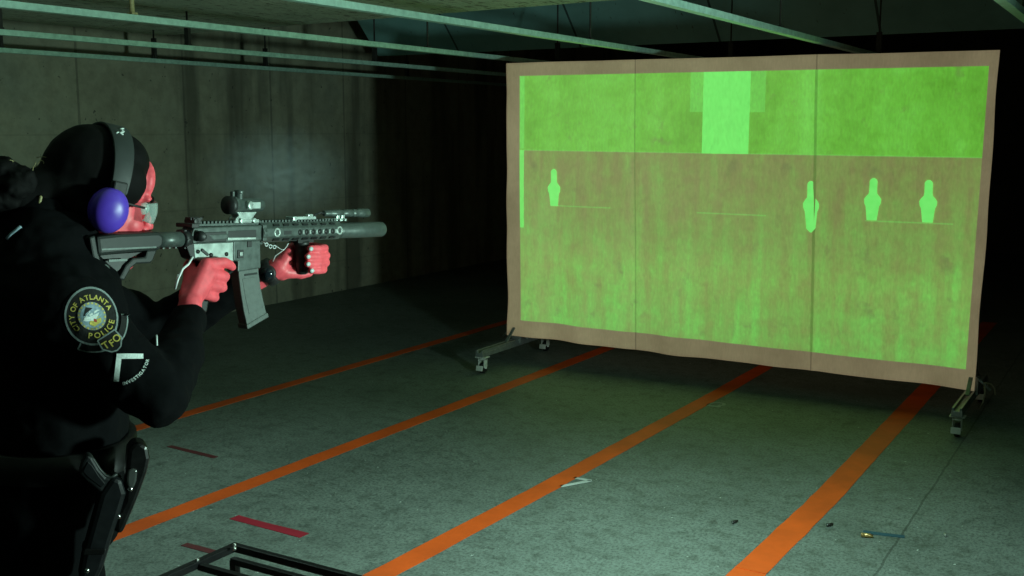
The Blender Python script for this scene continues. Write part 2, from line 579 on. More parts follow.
def wave(x, z):
    """depth ripple of the hanging sheet"""
    low = max(0, min(1, (1.5 - z) / 1.3))
    d = .011 * low * (sin(x * 11 + .6) + .7 * sin(x * 19 + 2 + z * .7)) * (.45 + .55 / (1 + math.exp((x + 2.3) / .12)))
    d += .012 * noise.noise(V((x * 2.2, z * 1.1, 4)))
    for xs, k in ((-2.81 + (1.97 - z) * .017, 1), (-1.70 + (1.94 - z) * .02, -1)):
        t = (x - xs) / .02
        d += k * .006 * math.exp(-t * t)
    return d


def edge_l(z): return -3.712 + .016 * noise.noise(V((0, z * 3.4, 9))) - .006


def edge_r(z): return -.764 - (1.957 - z) * .011 + .007 * noise.noise(V((3, z * 2.6, 9)))


def edge_b(x): return .183 - .019 * (x + 3.71) / 2.95 + .010 * noise.noise(V((x * 2.2, 5, 9)))


def edge_t(x): return 1.981 - .024 * (x + 3.71) / 2.95 + .004 * noise.noise(V((x * 2, 8, 9)))


def sheet_mat():
    t = NT('tan_screen_fabric')
    v = t.obj()
    a = t.noise(v, 3, 6, .6)
    wv = t.noise(t.scale(v, (1, 1, .2)), 120, 2)
    c = t.ramp(a, [(.3, (.36, .29, .165, 1)), (.7, (.50, .41, .24, 1))])
    c = t.mix(.3, c, t.ramp(wv, [(.3, (.7, .7, .7, 1)), (.7, (1, 1, 1, 1))]), 'MULTIPLY')
    sx = t.n('ShaderNodeSeparateXYZ', {0: v})
    for xs in (-.557, .5535):
        d = t.math('ABSOLUTE', t.math('SUBTRACT', t.math('ADD', sx.outputs[0], t.math('MULTIPLY', t.math('SUBTRACT', sx.outputs[2], 1.1), .018)), xs))
        c = t.mix(t.math('MULTIPLY', t.math('LESS_THAN', d, .004), .5), c, (.12, .09, .06, 1))
    t.bsdf(Base_Color=c, Roughness=.9, Normal=t.bump(wv, .15, .002), Emission_Color=c, Emission_Strength=.36)  # cloth glow stands in for projector light spilling on the border
    return t.m


XC, ZC = -2.238, 0.0   # object-space origin of the screen


def image_mat():
    """tan cloth with the projected range picture glowing on it"""
    t = NT('projected_range_image')
    v = t.obj()
    sx = t.n('ShaderNodeSeparateXYZ', {0: v})
    x, z = sx.outputs[0], sx.outputs[2]
    G = lambda a, b: t.math('GREATER_THAN', a, b)
    Lt = lambda a, b: t.math('LESS_THAN', a, b)

    def rect(x0, x1, z0, z1):
        return t.math('MULTIPLY', t.math('MULTIPLY', G(x, x0 - XC), Lt(x, x1 - XC)), t.math('MULTIPLY', G(z, z0), Lt(z, z1)))

    hz = t.math('SUBTRACT', 1.414, t.math('MULTIPLY', x, .005))
    above = t.math('GREATER_THAN', z, hz)
    # sky part: patchy saturated green
    n1 = t.noise(v, 2.6, 6, .6)
    n2 = t.noise(v, 11, 6, .65)
    fine = t.noise(t.scale(v, (1, 1, .35)), 90, 2)
    fold_shade = t.noise(t.scale(v, (1, 1, .05)), 3.2, 4, .55)  # vertical streaks put cloth-fold shading into the image colour
    vert2 = t.noise(t.scale(v, (1, 1, .09)), 14, 4, .6)
    grow = t.math('MULTIPLY_ADD', x, .12, 1.0)
    s1 = t.math('MULTIPLY_ADD', n1, .5, t.math('MULTIPLY', fold_shade, .5))
    s1 = t.math('MULTIPLY_ADD', n2, .25, t.math('MULTIPLY', s1, .75))
    sky = t.ramp(s1, [(.38, (.09, .34, .022, 1)), (.5, (.125, .47, .04, 1)), (.64, (.16, .60, .075, 1))])
    # ground part: olive turning to grass further down
    gz = t.math('DIVIDE', t.math('SUBTRACT', 1.41, z), 1.13, clamp=True)
    tuft = t.math('MULTIPLY_ADD', vert2, .55, t.math('MULTIPLY', n2, .45))
    gv = t.math('ADD', t.math('MULTIPLY_ADD', tuft, .75, t.math('MULTIPLY', n1, .25)), t.math('MULTIPLY_ADD', gz, .20, -.10))
    grass = t.ramp(gv, [(.36, (.19, .22, .07, 1)), (.46, (.185, .29, .07, 1)), (.56, (.17, .38, .075, 1)), (.68, (.15, .52, .085, 1))])
    # flatter and duller just below the horizon, brighter grass low down
    flat = t.ramp(gz, [(.10, (1.0, .98, 1.0, 1)), (.45, (1.0, 1.0, 1.0, 1)), (.64, (1.12, 1.15, 1.1, 1)), (1, (1.0, .95, 1.0, 1))])
    grass = t.mix(1, grass, flat, 'MULTIPLY')
    img = t.mix(above, grass, sky)
    # stains
    st = t.ramp(t.noise(v, 6.5, 4, .6), [(.60, (0, 0, 0, 1)), (.72, (.6, .6, .6, 1))])
    img = t.mix(st, img, (.13, .16, .06, 1))
    bright = (.15, .82, .13, 1)
    img = t.mix(t.math('MULTIPLY', t.math('MAXIMUM', rect(-2.447, -2.36, 1.656, 1.9), rect(-2.08, -1.99, 1.652, 1.9)), .35), img, bright)
    img = t.mix(rect(-2.366, -2.08, 1.412, 1.9), img, bright)
    img = t.mix(t.math('MULTIPLY', rect(-3.63, -3.585, .915, 1.421), .9), img, bright)
    img = t.mix(t.math('MULTIPLY', rect(-3.63, -3.585, 1.43, 1.9), .45), img, bright)
    # horizon line and the faint target tracks
    dz = t.math('ABSOLUTE', t.math('SUBTRACT', z, hz))
    img = t.mix(t.math('MULTIPLY', Lt(dz, .004), .25), img, bright)
    for x0, x1, zz in ((-3.36, -2.96, 1.066), (-2.39, -1.96, 1.058), (-1.40, -.94, 1.052)):
        img = t.mix(t.math('MULTIPLY', rect(x0, x1, zz - .004, zz + .004), .28), img, bright)
    img = t.mix(1, img, t.ramp(fine, [(.3, (.86, .86, .86, 1)), (.7, (1.08, 1.08, 1.08, 1))]), 'MULTIPLY')
    for xs, w in ((-.557, .004), (.5535, .008)):
        d = t.math('ABSOLUTE', t.math('SUBTRACT', t.math('ADD', x, t.math('MULTIPLY', t.math('SUBTRACT', z, 1.1), .018)), xs))
        img = t.mix(t.math('MULTIPLY', Lt(d, w), .45), img, (.02, .10, .005, 1))
    a = t.noise(v, 3, 6, .6)
    c = t.ramp(a, [(.3, (.36, .29, .165, 1)), (.7, (.50, .41, .24, 1))])
    t.bsdf(Base_Color=c, Roughness=.9, Emission_Color=img, Emission_Strength=.92)
    return t.m


def target_mat():
    t = NT('projected_target_light')
    v = t.obj()
    n = t.noise(v, 30, 4)
    c = t.ramp(n, [(.3, (.13, .74, .12, 1)), (.7, (.18, .86, .16, 1))])
    t.bsdf(Base_Color=(.42, .32, .22, 1), Roughness=.9, Emission_Color=c, Emission_Strength=.95)
    return t.m


M['target_light'] = target_mat()
scr = empty('projection_screen', (XC, YS, 0), 'large tan fabric screen on a wheeled frame showing a green projected range', 'projection screen')


def patch_grid(fx0, fx1, fz0, fz1, nx, nz, off):
    vs, fs = [], []
    for j in range(nz + 1):
        v = j / nz
        for i in range(nx + 1):
            u = i / nx
            z0, z1 = fz0(u), fz1(u)
            z = z0 + (z1 - z0) * v
            x = fx0(z) + (fx1(z) - fx0(z)) * u
            vs.append(V((x, YS + wave(x, z) - off, z)))
    for j in range(nz):
        for i in range(nx):
            a = j * (nx + 1) + i
            fs.append((a, a + 1, a + nx + 2, a + nx + 1))
    return vs, fs


vs, fs = patch_grid(edge_l, edge_r, lambda u: edge_b(-3.71 + 2.95 * u), lambda u: edge_t(-3.71 + 2.95 * u), 240, 90, 0)
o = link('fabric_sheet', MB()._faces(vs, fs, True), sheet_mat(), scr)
so = o.modifiers.new('s', 'SOLIDIFY'); so.thickness = .003; so.offset = 1 if False else -1
vs, fs = patch_grid(lambda z: -3.622 + (1.9 - z) * .007, lambda z: -.811 - (1.88 - z) * .0137, lambda u: .294 - .02 * u, lambda u: 1.896 - .018 * u, 240, 90, .0035)
o = link('projected_image', MB()._faces(vs, fs, True), image_mat(), scr)
TS = [(0, .027), (.33, .036), (.40, .044), (.5, .046), (.56, .038), (.63, .023), (.7, .021), (.93, .021), (.97, .016), (1, .006)]
for (xb, zb, xt, zt, cut) in ((-3.366, 1.064, -3.367, 1.302, 0), (-1.698, .972, -1.708, 1.264, 1), (-1.364, 1.056, -1.362, 1.288, 0), (-1.071, 1.056, -1.075, 1.284, 0)):
    L, R = [], []
    H = zt - zb
    for k in range(41):
        v = k / 40
        v2 = max(0, (v - .12) / .88) if cut else v
        for (a, wa), (b, wb) in zip(TS, TS[1:]):
            if a <= v2 <= b: w = wa + (wb - wa) * (v2 - a) / (b - a)
        xx = xb + (xt - xb) * v
        zl = zr = zb + H * v
        wl, wr = w, w
        if cut and v < .09:
            wl = .004 + (w - .004) * min(1, v / .07)
            wr = .004 + (w - .004) * min(1, v / .09)
        L.append(V((xx - wl, YS + wave(xx, zl) - .0065, zl)))
        R.append(V((xx + wr, YS + wave(xx, zr) - .0065, zr)))
    n = len(L)
    link('target_silhouette', MB()._faces(L + R, [(i, n + i, n + i + 1, i + 1) for i in range(n - 1)], True), M['target_light'], scr)

# frame behind the cloth and feet with casters
mb = MB()
for x in (-3.655, -.81): mb.box((x, YS + .06, 1.05), (.04, .04, 1.74))
for z in (.235, 1.93): mb.box((-2.233, YS + .06, z), (2.8, .04, .04))
for x in (-2.8, -1.7): mb.box((x, YS + .065, 1.08), (.03, .03, 1.66))
link('screen_frame', mb, M['alu'], scr, bevel=.003)
for sx_, xf, back in ((-1, -3.665, .47), (1, -.805, .47)):
    foot = MB()
    foot.box((xf, 6.22, .128), (.055, .92, .028))
    foot.box((xf - .019, 6.22, .150), (.012, .92, .018))
    foot.box((xf + .019, 6.22, .150), (.012, .92, .018))
    foot.box((xf, YS + .06, .175), (.07, .07, .10))
    for yy, dz in ((-.16, 0), (.28, 0)):
        foot.box((xf, YS + .06 + yy * .55, .215), (.022, .2, .008), Matrix.Rotation(radians(-38 if yy > 0 else 38), 3, 'X'))
    for k in (-1, 1):
        foot.box((xf + k * .06, YS + .02, .20), (.10, .014, .012), Matrix.Rotation(radians(40 * k), 3, 'Y'))
    f = link('foot_bar', foot, M['alu'], scr, bevel=.002)
    for yc in (5.80, 6.63):
        cm = MB()
        cm.box((xf, yc, .109), (.075, .06, .006))
        cm.cyl((xf, yc, .088), (xf, yc, .108), .016)
        cm.box((xf - .021, yc + .004, .070), (.004, .04, .055))
        cm.box((xf + .021, yc + .004, .070), (.004, .04, .055))
        cm.box((xf, yc + .004, .093), (.046, .04, .006))
        c = link('caster_fork', cm, M['wheel'], f, bevel=.001)
        wmb = MB().lathe((xf - .013, yc + .012, .037), (1, 0, 0), [(0, .028), (.003, .036), (.023, .036), (.026, .028)], 24)
        wmb.mi = 1
        wmb.cyl((xf - .024, yc + .012, .037), (xf + .024, yc + .012, .037), .007)
        # brake flap in front
        link('caster_wheel', wmb, [M['black_rubber'], M['wheel']], f)
        link('caster_brake', MB().box((xf, yc - .036, .040), (.05, .007, .034), Matrix.Rotation(radians(-14), 3, 'X')), M['wheel'], f, bevel=.003)
# loose wire tails at the right foot
mb = MB()
pts = [V((-.735, YS - .02, .205)), V((-.725, YS - .05, .17)), V((-.73, YS - .07, .12)), V((-.745, YS - .09, .085))]
mb.tube(pts, .0035, 6)
mb.tube([V((-.74, YS - .02, .215)), V((-.70, YS - .03, .213)), V((-.68, YS - .04, .19)), V((-.675, YS - .05, .16))], .003, 6)
link('loose_wire', mb, M['fray'], scr)

# ------------------------------------------------------------------ black metal frame in the foreground
fr = empty('metal_frame', (-1.72, 1.8, 0), 'low black square-tube metal frame standing on the floor at the bottom edge', 'metal frame')
x0, x1, y0, y1, zt = -2.146, -1.40, 1.55, 2.10, .40
tb = .021


def bar(mb, a, b, w=tb):
    a, b = V(a), V(b)
    d = b - a
    mb.box((a + b) / 2, tuple(abs(c) + w for c in d))


for (a, b) in (((x0, y1), (x1, y1)), ((x0, y0), (x1, y0)), ((x0, y0), (x0, y1)), ((x1, y0), (x1, y1))):
    mb = MB(); bar(mb, (*a, zt), (*b, zt)); link('top_rail', mb, M['black_steel'], fr, bevel=.003)
mb = MB(); bar(mb, (x0 + .05, y1 - .05, zt - .012), (x1 - .02, y1 - .05, zt - .012), .018); link('inner_rail', mb, M['black_steel'], fr, bevel=.002)
mb = MB(); bar(mb, (x0 + .015, y1 - .135, zt - .006), (x1 - .02, y1 - .135, zt - .006), .018); link('inner_rail', mb, M['black_steel'], fr, bevel=.002)
for (x, y) in ((x0 + .05, y1 - .05), (x1 - .02, y1 - .05), (x0 + .02, y0 + .02), (x1 - .02, y0 + .02)):
    mb = MB(); bar(mb, (x, y, .0105), (x, y, zt - .02)); link('leg', mb, M['black_steel'], fr, bevel=.002)
for xx in (x0 + .05, x1 - .02):
    mb = MB(); bar(mb, (xx, y0 + .02, .12), (xx, y1 - .05, .12)); link('lower_rail', mb, M['black_steel'], fr, bevel=.002)
for (x, y) in ((x0 + .012, y1 - .012), (x0 + .004, y1 - .14), (x0 + .03, y1 - .03)):
    link('bolt', MB().lathe((x, y, zt + .009), (0, 0, 1), [(0, .006), (.006, .006), (.009, .003)], 8), M['bolt'], fr)

# ------------------------------------------------------------------ rifle (local: x = right side, y = along barrel, z = up)
GA = radians(3.25)
GB = V((-1.6, 1.263, 1.359))
GM = Matrix.Translation(GB) @ Matrix.Rotation(-GA, 4, 'X')
gun = empty('rifle', GM, 'short black carbine with suppressor and red dot sight in the shooter\'s hands', 'rifle')


def GL(s, t, w): return GM @ V((w, s, t))


def gp(poly, h, name, mat, parent=gun, bevel=.0015, w0=None):
    mb = MB()
    mb.prism(poly, -h if w0 is None else w0, h, lambda a, b, hh: V((hh, a, b)))
    return link(name, mb, mat, parent, True, bevel)


def gcyl(mb, s0, s1, t, r, w=0, n=24, r1=None):
    return mb.cyl((w, s0, t), (w, s1, t), r, r1, n)


# butt stock
stk = gp([(-.010, .008), (.04, .011), (.128, .012), (.140, .004), (.138, -.014), (.128, -.021), (-.006, -.027)], .018, 'butt_stock', M['gun_poly'], bevel=.006)
gp([(-.024, .006), (-.012, .010), (-.006, -.02), (.004, -.045), (.022, -.074), (.014, -.080), (-.006, -.055), (-.018, -.025)], .0165, 'butt_pad', M['gun_poly'], stk, .003)
gp([(-.008, -.026), (.10, -.024), (.075, -.034), (.052, -.052), (.03, -.066), (.012, -.058)], .005, 'stock_web', M['gun_dark'], stk, .001)
gp([(.128, -.020), (.118, -.040), (.112, -.045), (.080, -.045), (.068, -.052), (.052, -.074), (.040, -.070), (.056, -.046), (.072, -.034), (.100, -.033), (.104, -.021)], .013, 'stock_strut', M['gun_poly'], stk, .003)
mb = MB()
mb.lathe((.006, .012, -.052), (1, 0, 0), [(0, .010), (.006, .010), (.006, .006), (.001, .006)], 20)
mb.box((.0, .009, -.073), (.02, .016, .014), Matrix.Rotation(.5, 3, 'X'))
link('sling_socket', mb, M['gun'], stk, True)
mb = MB()
mb.box((.0165, .06, -.0155), (.004, .12, .003)); mb.box((.0165, .035, -.036), (.002, .04, .004))
link('stock_ridge', mb, M['gun'], stk, True)
mb = MB(); gcyl(mb, .13, .205, -.004, .0148)
for s_ in (.150, .165, .18): mb.box((0, s_, -.019), (.008, .004, .004))
link('buffer_tube', mb, M['gun'], gun, True)
mb = MB(); mb.lathe((0, .193, -.004), (0, 1, 0), [(0, .016), (.001, .019), (.009, .019), (.010, .0175), (.018, .0175)], 24)
for k in range(6):
    a = k * pi / 3
    mb.box((.0188 * cos(a), .1975, -.004 + .0188 * sin(a)), (.003, .006, .003))
link('castle_nut', mb, M['gun_dark'], gun, True)
# receivers
up = gp([(.208, .006), (.214, .019), (.40, .0205), (.402, -.012), (.30, -.0135), (.212, -.0135)], .0165, 'upper_receiver', M['gun'], bevel=.003)
gp([(.302, .010), (.380, .011), (.380, -.004), (.302, -.003)], .0172, 'ejection_port', M['gun_dark'], up, .0006, .010)
gp([(.300, -.003), (.345, -.004), (.378, -.0045), (.378, -.0085), (.300, -.0085)], .0185, 'bolt_carrier', M['gun_bright'], up, .0008, .010)
mb = MB(); mb.cyl((.010, .240, .0), (.024, .222, .002), .009, n=16); mb.cyl((.023, .2235, .002), (.027, .2185, .0024), .0105, n=16)
link('forward_assist', mb, M['gun_dark'], up, True)
gp([(.250, .004), (.300, .005), (.300, -.006), (.262, -.008)], .0178, 'brass_deflector', M['gun'], up, .002, .012)
gp([(.218, .009), (.298, .010), (.298, -.0115), (.218, -.0115)], .0171, 'receiver_dark_panel', M['gun_dark'], up, .002, .012)  # dark panel laid over the rear side of the receiver
mb = MB(); mb.box((0, .212, .0225), (.052, .012, .008)); mb.box((.0225, .206, .0225), (.012, .018, .009)); mb.box((0, .236, .022), (.014, .04, .007))
link('charging_handle', mb, M['gun_dark'], up, True, .0015)
mb = MB(); mb.box((0, .226, .031), (.024, .020, .012)); mb.box((.0, .228, .035), (.016, .03, .006)); mb.cyl((-.014, .222, .030), (.014, .222, .030), .006, n=12)
link('folded_rear_sight', mb, M['gun_dark'], up, True, .001)
low = gp([(.205, -.012), (.338, -.012), (.338, -.050), (.312, -.052), (.288, -.050), (.245, -.052), (.215, -.040), (.204, -.024)], .0135, 'lower_receiver', M['gun_lower'], bevel=.002)
gp([(.200, .006), (.214, .006), (.220, -.045), (.208, -.040), (.198, -.02)], .0142, 'end_plate', M['gun_dark'], low, .002)
gp([(.318, -.010), (.394, -.011), (.3955, -.069), (.330, -.073), (.331, -.052), (.318, -.050)], .0158, 'magazine_well', M['gun'], low, .0025)
mb = MB()
mb.box((.016, .336, -.037), (.004, .016, .017)); mb.mi = 1; mb.box((.0185, .336, -.037), (.003, .008, .008))
mb.mi = 0; mb.box((.0165, .361, -.018), (.003, .012, .012))
link('magazine_release', mb, [M['gun_dark'], M['gun_bright']], low, True, .0008)
for s_, t_ in ((.225, -.028), (.259, -.036), (.300, -.036)):
    link('receiver_pin', MB().cyl((-.015, s_, t_), (.0155, s_, t_), .0042, n=14), M['gun_dark'], low, True)
link('selector_lever', MB().box((.015, .242, -.030), (.004, .020, .005), Matrix.Rotation(-.6, 3, 'X')), M['gun_dark'], low, True)
mb = MB().tube([(0, .332, -.070), (0, .318, -.0775), (0, .300, -.078), (0, .286, -.072), (0, .276, -.056)], .0035, 8)
link('trigger_guard', mb, M['gun_dark'], low, True)
mb = MB().tube([(0, .300, -.048), (0, .306, -.056), (0, .305, -.064), (0, .300, -.071)], .003, 8)
link('trigger', mb, M['gun_bright'], low, True)
gp([(.236, -.047), (.280, -.047), (.270, -.066), (.266, -.09), (.252, -.150), (.214, -.148), (.226, -.10), (.232, -.07)], .0125, 'pistol_grip', M['gun_dark'], low, .005)
# magazine
mg = gp([(.336, -.060), (.392, -.060), (.394, -.080), (.400, -.110), (.409, -.140), (.418, -.166), (.361, -.184), (.352, -.155), (.343, -.115), (.337, -.080)], .0118, 'magazine', M['gun_mag'], bevel=.002)
gp([(.346, -.088), (.384, -.086), (.391, -.115), (.404, -.150), (.366, -.162), (.356, -.13)], .0127, 'magazine_panel', M['gun_mag'], mg, .0008, .010)
gp([(.352, -.079), (.388, -.077), (.389, -.081), (.352, -.083)], .0130, 'magazine_rib', M['gun_poly'], mg, .0006, .010)
gp([(.358, -.183), (.419, -.163), (.423, -.173), (.361, -.193)], .0138, 'magazine_floor_plate', M['gun_mag'], mg, .002)
# handguard
R = .0205
mb = MB()
oct_ = [(R * cos(pi / 8 + k * pi / 4) / cos(pi / 8), .004 + R * sin(pi / 8 + k * pi / 4) / cos(pi / 8)) for k in range(8)]
mb.loft([[V((w, s_, t_)) for w, t_ in oct_] for s_ in (.400, .652)], True, False)
hg = link('handguard', mb, M['gun'], gun, True, .0015)
mb = MB()
for s_ in [.508 + .0215 * k for k in range(6)]:
    mb.cyl((R - .001, s_, .003), (R + .0006, s_, .003), .0062, n=16)
mb.mi = 1
for s_ in (.438, .640):
    mb.lathe((R - .001, s_, .004), (1, 0, 0), [(0, .0095), (.0018, .0095), (.0018, .0062), (.0008, .0062)], 18)
mb.mi = 0
for s_ in [.47 + .0]: mb.box((R, s_, .003), (.0012, .022, .008))
for s_ in [.44 + .03 * k for k in range(7)]: mb.box((0.0145, s_, .0185), (.004, .016, .006), Matrix.Rotation(pi / 4, 3, 'Y'))
for s_ in [.44 + .03 * k for k in range(7)]: mb.box((0.0145, s_, -.0105), (.004, .018, .006), Matrix.Rotation(pi / 4, 3, 'Y'))
link('cooling_hole', mb, [M['gun_dark'], M['gun_bright']], hg, True)
mb = MB()
for i in range(6):
    s_ = .508 + .0215 * i + .0107
    mb.box((R + .0005, s_, .003), (.0012, .0045, .008))
link('hole_web', mb, M['gun_bright'], hg, True)
mb = MB(); gcyl(mb, .396, .408, .004, .0228, n=24)
for k in range(10):
    a = k * pi / 5
    mb.box((.0225 * cos(a), .402, .004 + .0225 * sin(a)), (.004, .010, .006))
link('barrel_nut', mb, M['gun'], gun, True, .0006)
mb = MB()
mb.box((0, .432, .0225), (.017, .424, .005))
for i in range(42):
    mb.box((0, .226 + i * .01, .0272), (.021, .0052, .0055))
link('top_rail', mb, M['gun'], gun, True, .0006)
mb = MB().lathe((0, .648, .002), (0, 1, 0), [(0, .009), (.006, .009), (.006, .016), (.012, .0178), (.05, .0178), (.051, .0182), (.168, .0180), (.171, .0165), (.171, .006), (.150, .006)], 28, capb=False)
link('suppressor', mb, M['gun'], gun, True)
# weapon light
lt = MB().lathe((-.003, .612, .0415), (0, 1, 0), [(0, .005), (.003, .0068), (.016, .0068), (.018, .0075), (.028, .0075), (.029, .0085), (.060, .0085), (.061, .0075), (.066, .0075), (.067, .0088), (.094, .0088), (.095, .0078), (.100, .0078), (.102, .0098), (.106, .0098), (.107, .0085), (.118, .0088), (.124, .0105), (.156, .0105), (.157, .0085)], 20)
wl = link('weapon_light', lt, M['gun'], gun, True)
mb = MB()
for s_ in (.655, .672): mb.box((-.002, s_, .031), (.012, .010, .014)); mb.cyl((.002, s_, .027), (.012, s_, .027), .0035, n=10)
mb.box((-.002, .64, .0285), (.014, .07, .004))
link('light_mount', mb, M['gun_bright'], wl, True, .001)
link('light_lens', MB().cyl((-.003, .766, .0415), (-.003, .7695, .0415), .0085), M['lens'], wl, True)
mb = MB(); mb.box((0, .535, .0325), (.020, .075, .007)); mb.box((0.004, .556, .038), (.010, .016, .006)); mb.box((0, .503, .0315), (.024, .012, .010))
ps = link('rail_switch', mb, M['gun_bright'], gun, True, .002)
link('switch_cable', MB().tube([(0, .572, .034), (-.006, .59, .040), (-.006, .603, .043), (-.003, .614, .0415)], .0022, 8), M['gun_dark'], ps, True)
# red dot sight
mb = MB().lathe((0, .288, .0605), (0, 1, 0), [(0, .0165), (.002, .0178), (.020, .0178), (.022, .0165), (.034, .0150), (.036, .0135), (.080, .0135), (.086, .0128), (.104, .0128), (.105, .0105)], 24)
rd = link('red_dot_sight', mb, M['gun'], gun, True)
mb = MB(); mb.lathe((0, .287, .0605), (0, 1, 0), [(0, .0182), (.014, .0182), (.015, .017)], 24); link('eyepiece_cover', mb, M['gun_dark'], rd, True)
mb = MB(); mb.lathe((0, .322, .072), (0, 0, 1), [(0, .009), (.012, .009), (.0125, .0105), (.018, .0105), (.019, .008)], 18)
mb.box((0, .303, .083), (.008, .006, .010)); link('turret_knob', mb, M['gun'], rd, True, .0006)
mb = MB(); mb.lathe((.012, .338, .0605), (1, 0, 0), [(0, .0085), (.008, .0085), (.009, .0070)], 18); mb.box((.010, .362, .0605), (.010, .026, .013)); link('battery_cap', mb, M['gun_bright'], rd, True, .001)
link('lens', MB().cyl((0, .3925, .0605), (0, .3935, .0605), .0100), M['lens'], rd, True)
mb = MB()
mb.prism([(.306, .047), (.368, .047), (.360, .040), (.352, .032), (.374, .032), (.374, .025), (.300, .025), (.302, .034), (.312, .040)], -.011, .011, lambda a, b, h: V((h, a, b)))
mb.cyl((.010, .316, .0295), (.016, .316, .0295), .0055, n=14); mb.cyl((.010, .356, .0295), (.016, .356, .0295), .0055, n=14)
mb.box((.012, .336, .0295), (.004, .034, .005))
link('sight_mount', mb, M['gun_bright'], rd, True, .001)
for q in [rd] + [c for c in bpy.data.objects if c.parent == rd]:
    q.data.transform(Matrix.Translation((0, .057, 0)) @ Matrix.Diagonal((1, .9, 1, 1)))
# vertical foregrip
mb = MB().lathe((0, .536, -.018), (.0, .06, -1), [(0, .0165), (.006, .0165), (.010, .0145), (.022, .0150), (.03, .0142), (.045, .0148), (.062, .0142), (.070, .0125), (.0725, .009)], 22)
mb.box((0, .536, -.017), (.026, .05, .008))
link('vertical_foregrip', mb, M['gun_dark'], gun, True)
# pale hooked strip hanging under the receiver
mb = MB().tube([(.016, .210, -.038), (.026, .190, -.050), (.030, .172, -.058), (.030, .160, -.078), (.026, .158, -.094), (.020, .166, -.085), (.014, .176, -.070)], lambda u: .0022, 8)
link('pale_hook', mb, M['pale_strip'], gun, True)

# ------------------------------------------------------------------ the shooter
PB = V((-1.70, 1.22, 0))
per = empty('person', PB, 'person in black uniform aiming a carbine, hair tied back, seen from behind at left', 'person')
FW = V((.40, .9165, 0)); RT = V((.9165, -.40, 0)); UP = V((0, 0, 1))

RSH = V((-1.562, 1.165, 1.262)); LSH = V((-1.900, 1.330, 1.283))
REL = V((-1.425, 1.235, 1.105)); LEL = V((-1.86, 1.61, 1.12))
RWR = GL(.176, -.140, .047); LWR = GL(.502, -.076, -.034)
NB = V((-1.700, 1.235, 1.39))
# head frame: ear axis centre, yaw to the right, nodding down on the stock
HC = V((-1.672, 1.318, 1.425))
HR = Matrix.Rotation(radians(-14), 3, 'Z') @ Matrix.Rotation(radians(-13), 3, 'X') @ Matrix.Rotation(radians(5), 3, 'Y')


def H(f, l, u): return HC + HR @ V((l, f, u))      # forward, right, up


def ring(c, a, b, n=28, flat=2.3):
    """super-ellipse torso ring; a = half width, b = half depth"""
    r = []
    for k in range(n):
        t = 2 * pi * k / n
        ct, st = cos(t), sin(t)
        r.append(V(c) + RT * (a * abs(ct) ** (2 / flat) * (1 if ct > 0 else -1)) + FW * (b * abs(st) ** (2 / flat) * (1 if st > 0 else -1)))
    return r


TOR = [(.84, -1.750, 1.225, .125, .095), (.93, -1.715, 1.220, .155, .112), (1.02, -1.685, 1.220, .150, .110), (1.12, -1.690, 1.225, .150, .110),
       (1.22, -1.695, 1.225, .165, .118), (1.29, -1.715, 1.235, .168, .115), (1.345, -1.735, 1.245, .140, .09), (1.385, -1.705, 1.235, .095, .07), (1.41, -1.70, 1.24, .058, .058)]


def torso(mb, g, lo=0, hi=9):
    mb.loft([ring((x, y, z), a + g, b + g) for z, x, y, a, b in TOR[lo:hi]])


def head(mb):
    mb.ell(H(.006, 0, .040), (.072, .089, .086), HR)
    mb.ell(H(.034, 0, -.022), (.060, .062, .088), HR)
    for s in (-1, 1):
        mb.cap(H(.010, s * .052, -.048), H(.074, s * .016, -.100), .020, .016)
        mb.ell(H(.062, s * .036, -.030), (.024, .026, .024), HR)      # cheek
        mb.ell(H(.083, s * .030, .022), (.022, .012, .008), HR)       # brow
        mb.ell(H(-.006, s * .076, -.004), (.008, .018, .030), HR)     # ear
        mb.ell(H(-.004, s * .083, .010), (.004, .014, .016), HR)
        mb.ell(H(.104, s * .012, -.036), (.008, .010, .008), HR)      # nostril wing
    mb.cap(H(.086, 0, -.100), H(.086, 0, -.104), .018)
    mb.cap(H(.094, 0, .014), H(.116, 0, -.030), .008, .0115)          # nose
    mb.ell(H(.098, 0, -.060), (.024, .011, .007), HR)                 # lips
    mb.ell(H(.096, 0, -.071), (.022, .011, .008), HR)
    mb.ell(H(.080, 0, .05), (.05, .022, .045), HR)
    mb.cap(H(-.022, 0, -.045), NB + V((-.004, -.002, -.02)), .054, .060)


def finger(mb, pts, r):
    mb.chain([(GL(*p), q) for p, q in zip(pts, r)], 12)


body = MB()
torso(body, -.014)
head(body)
for s, sh, el, wr in ((1, RSH, REL, RWR), (-1, LSH, LEL, LWR)):
    body.chain([(sh, .048), (sh.lerp(el, .5), .042), (el, .036), (el.lerp(wr, .3), .036), (wr, .0225)])
# right hand: back of the hand to the camera, closing on the pistol grip
RI, RM_, RR, RP = (.232, -.052, .030), (.236, -.070, .035), (.228, -.089, .034), (.218, -.106, .030)
for k, (p, r) in enumerate(((RI, .0135), (RM_, .0135), (RR, .013), (RP, .012))):
    body.cap(GL(.180 - .004 * k, -.128 - .006 * (k - 1), .040), GL(*p), .0185, r, 12)
body.cap(GL(.172, -.148, .047), GL(.182, -.122, .040), .0225, .022)
finger(body, [RI, (.276, -.050, .031), (.296, -.056, .027), (.311, -.062, .019)], [.0122, .0108, .0096, .0082])
finger(body, [RM_, (.276, -.078, .033), (.288, -.084, .008), (.272, -.086, -.016)], [.0128, .0112, .0100, .0085])
finger(body, [RR, (.272, -.099, .031), (.283, -.104, .006), (.265, -.105, -.016)], [.0124, .0108, .0096, .0082])
finger(body, [RP, (.256, -.118, .027), (.268, -.122, .005), (.252, -.122, -.015)], [.0112, .0098, .0088, .0076])
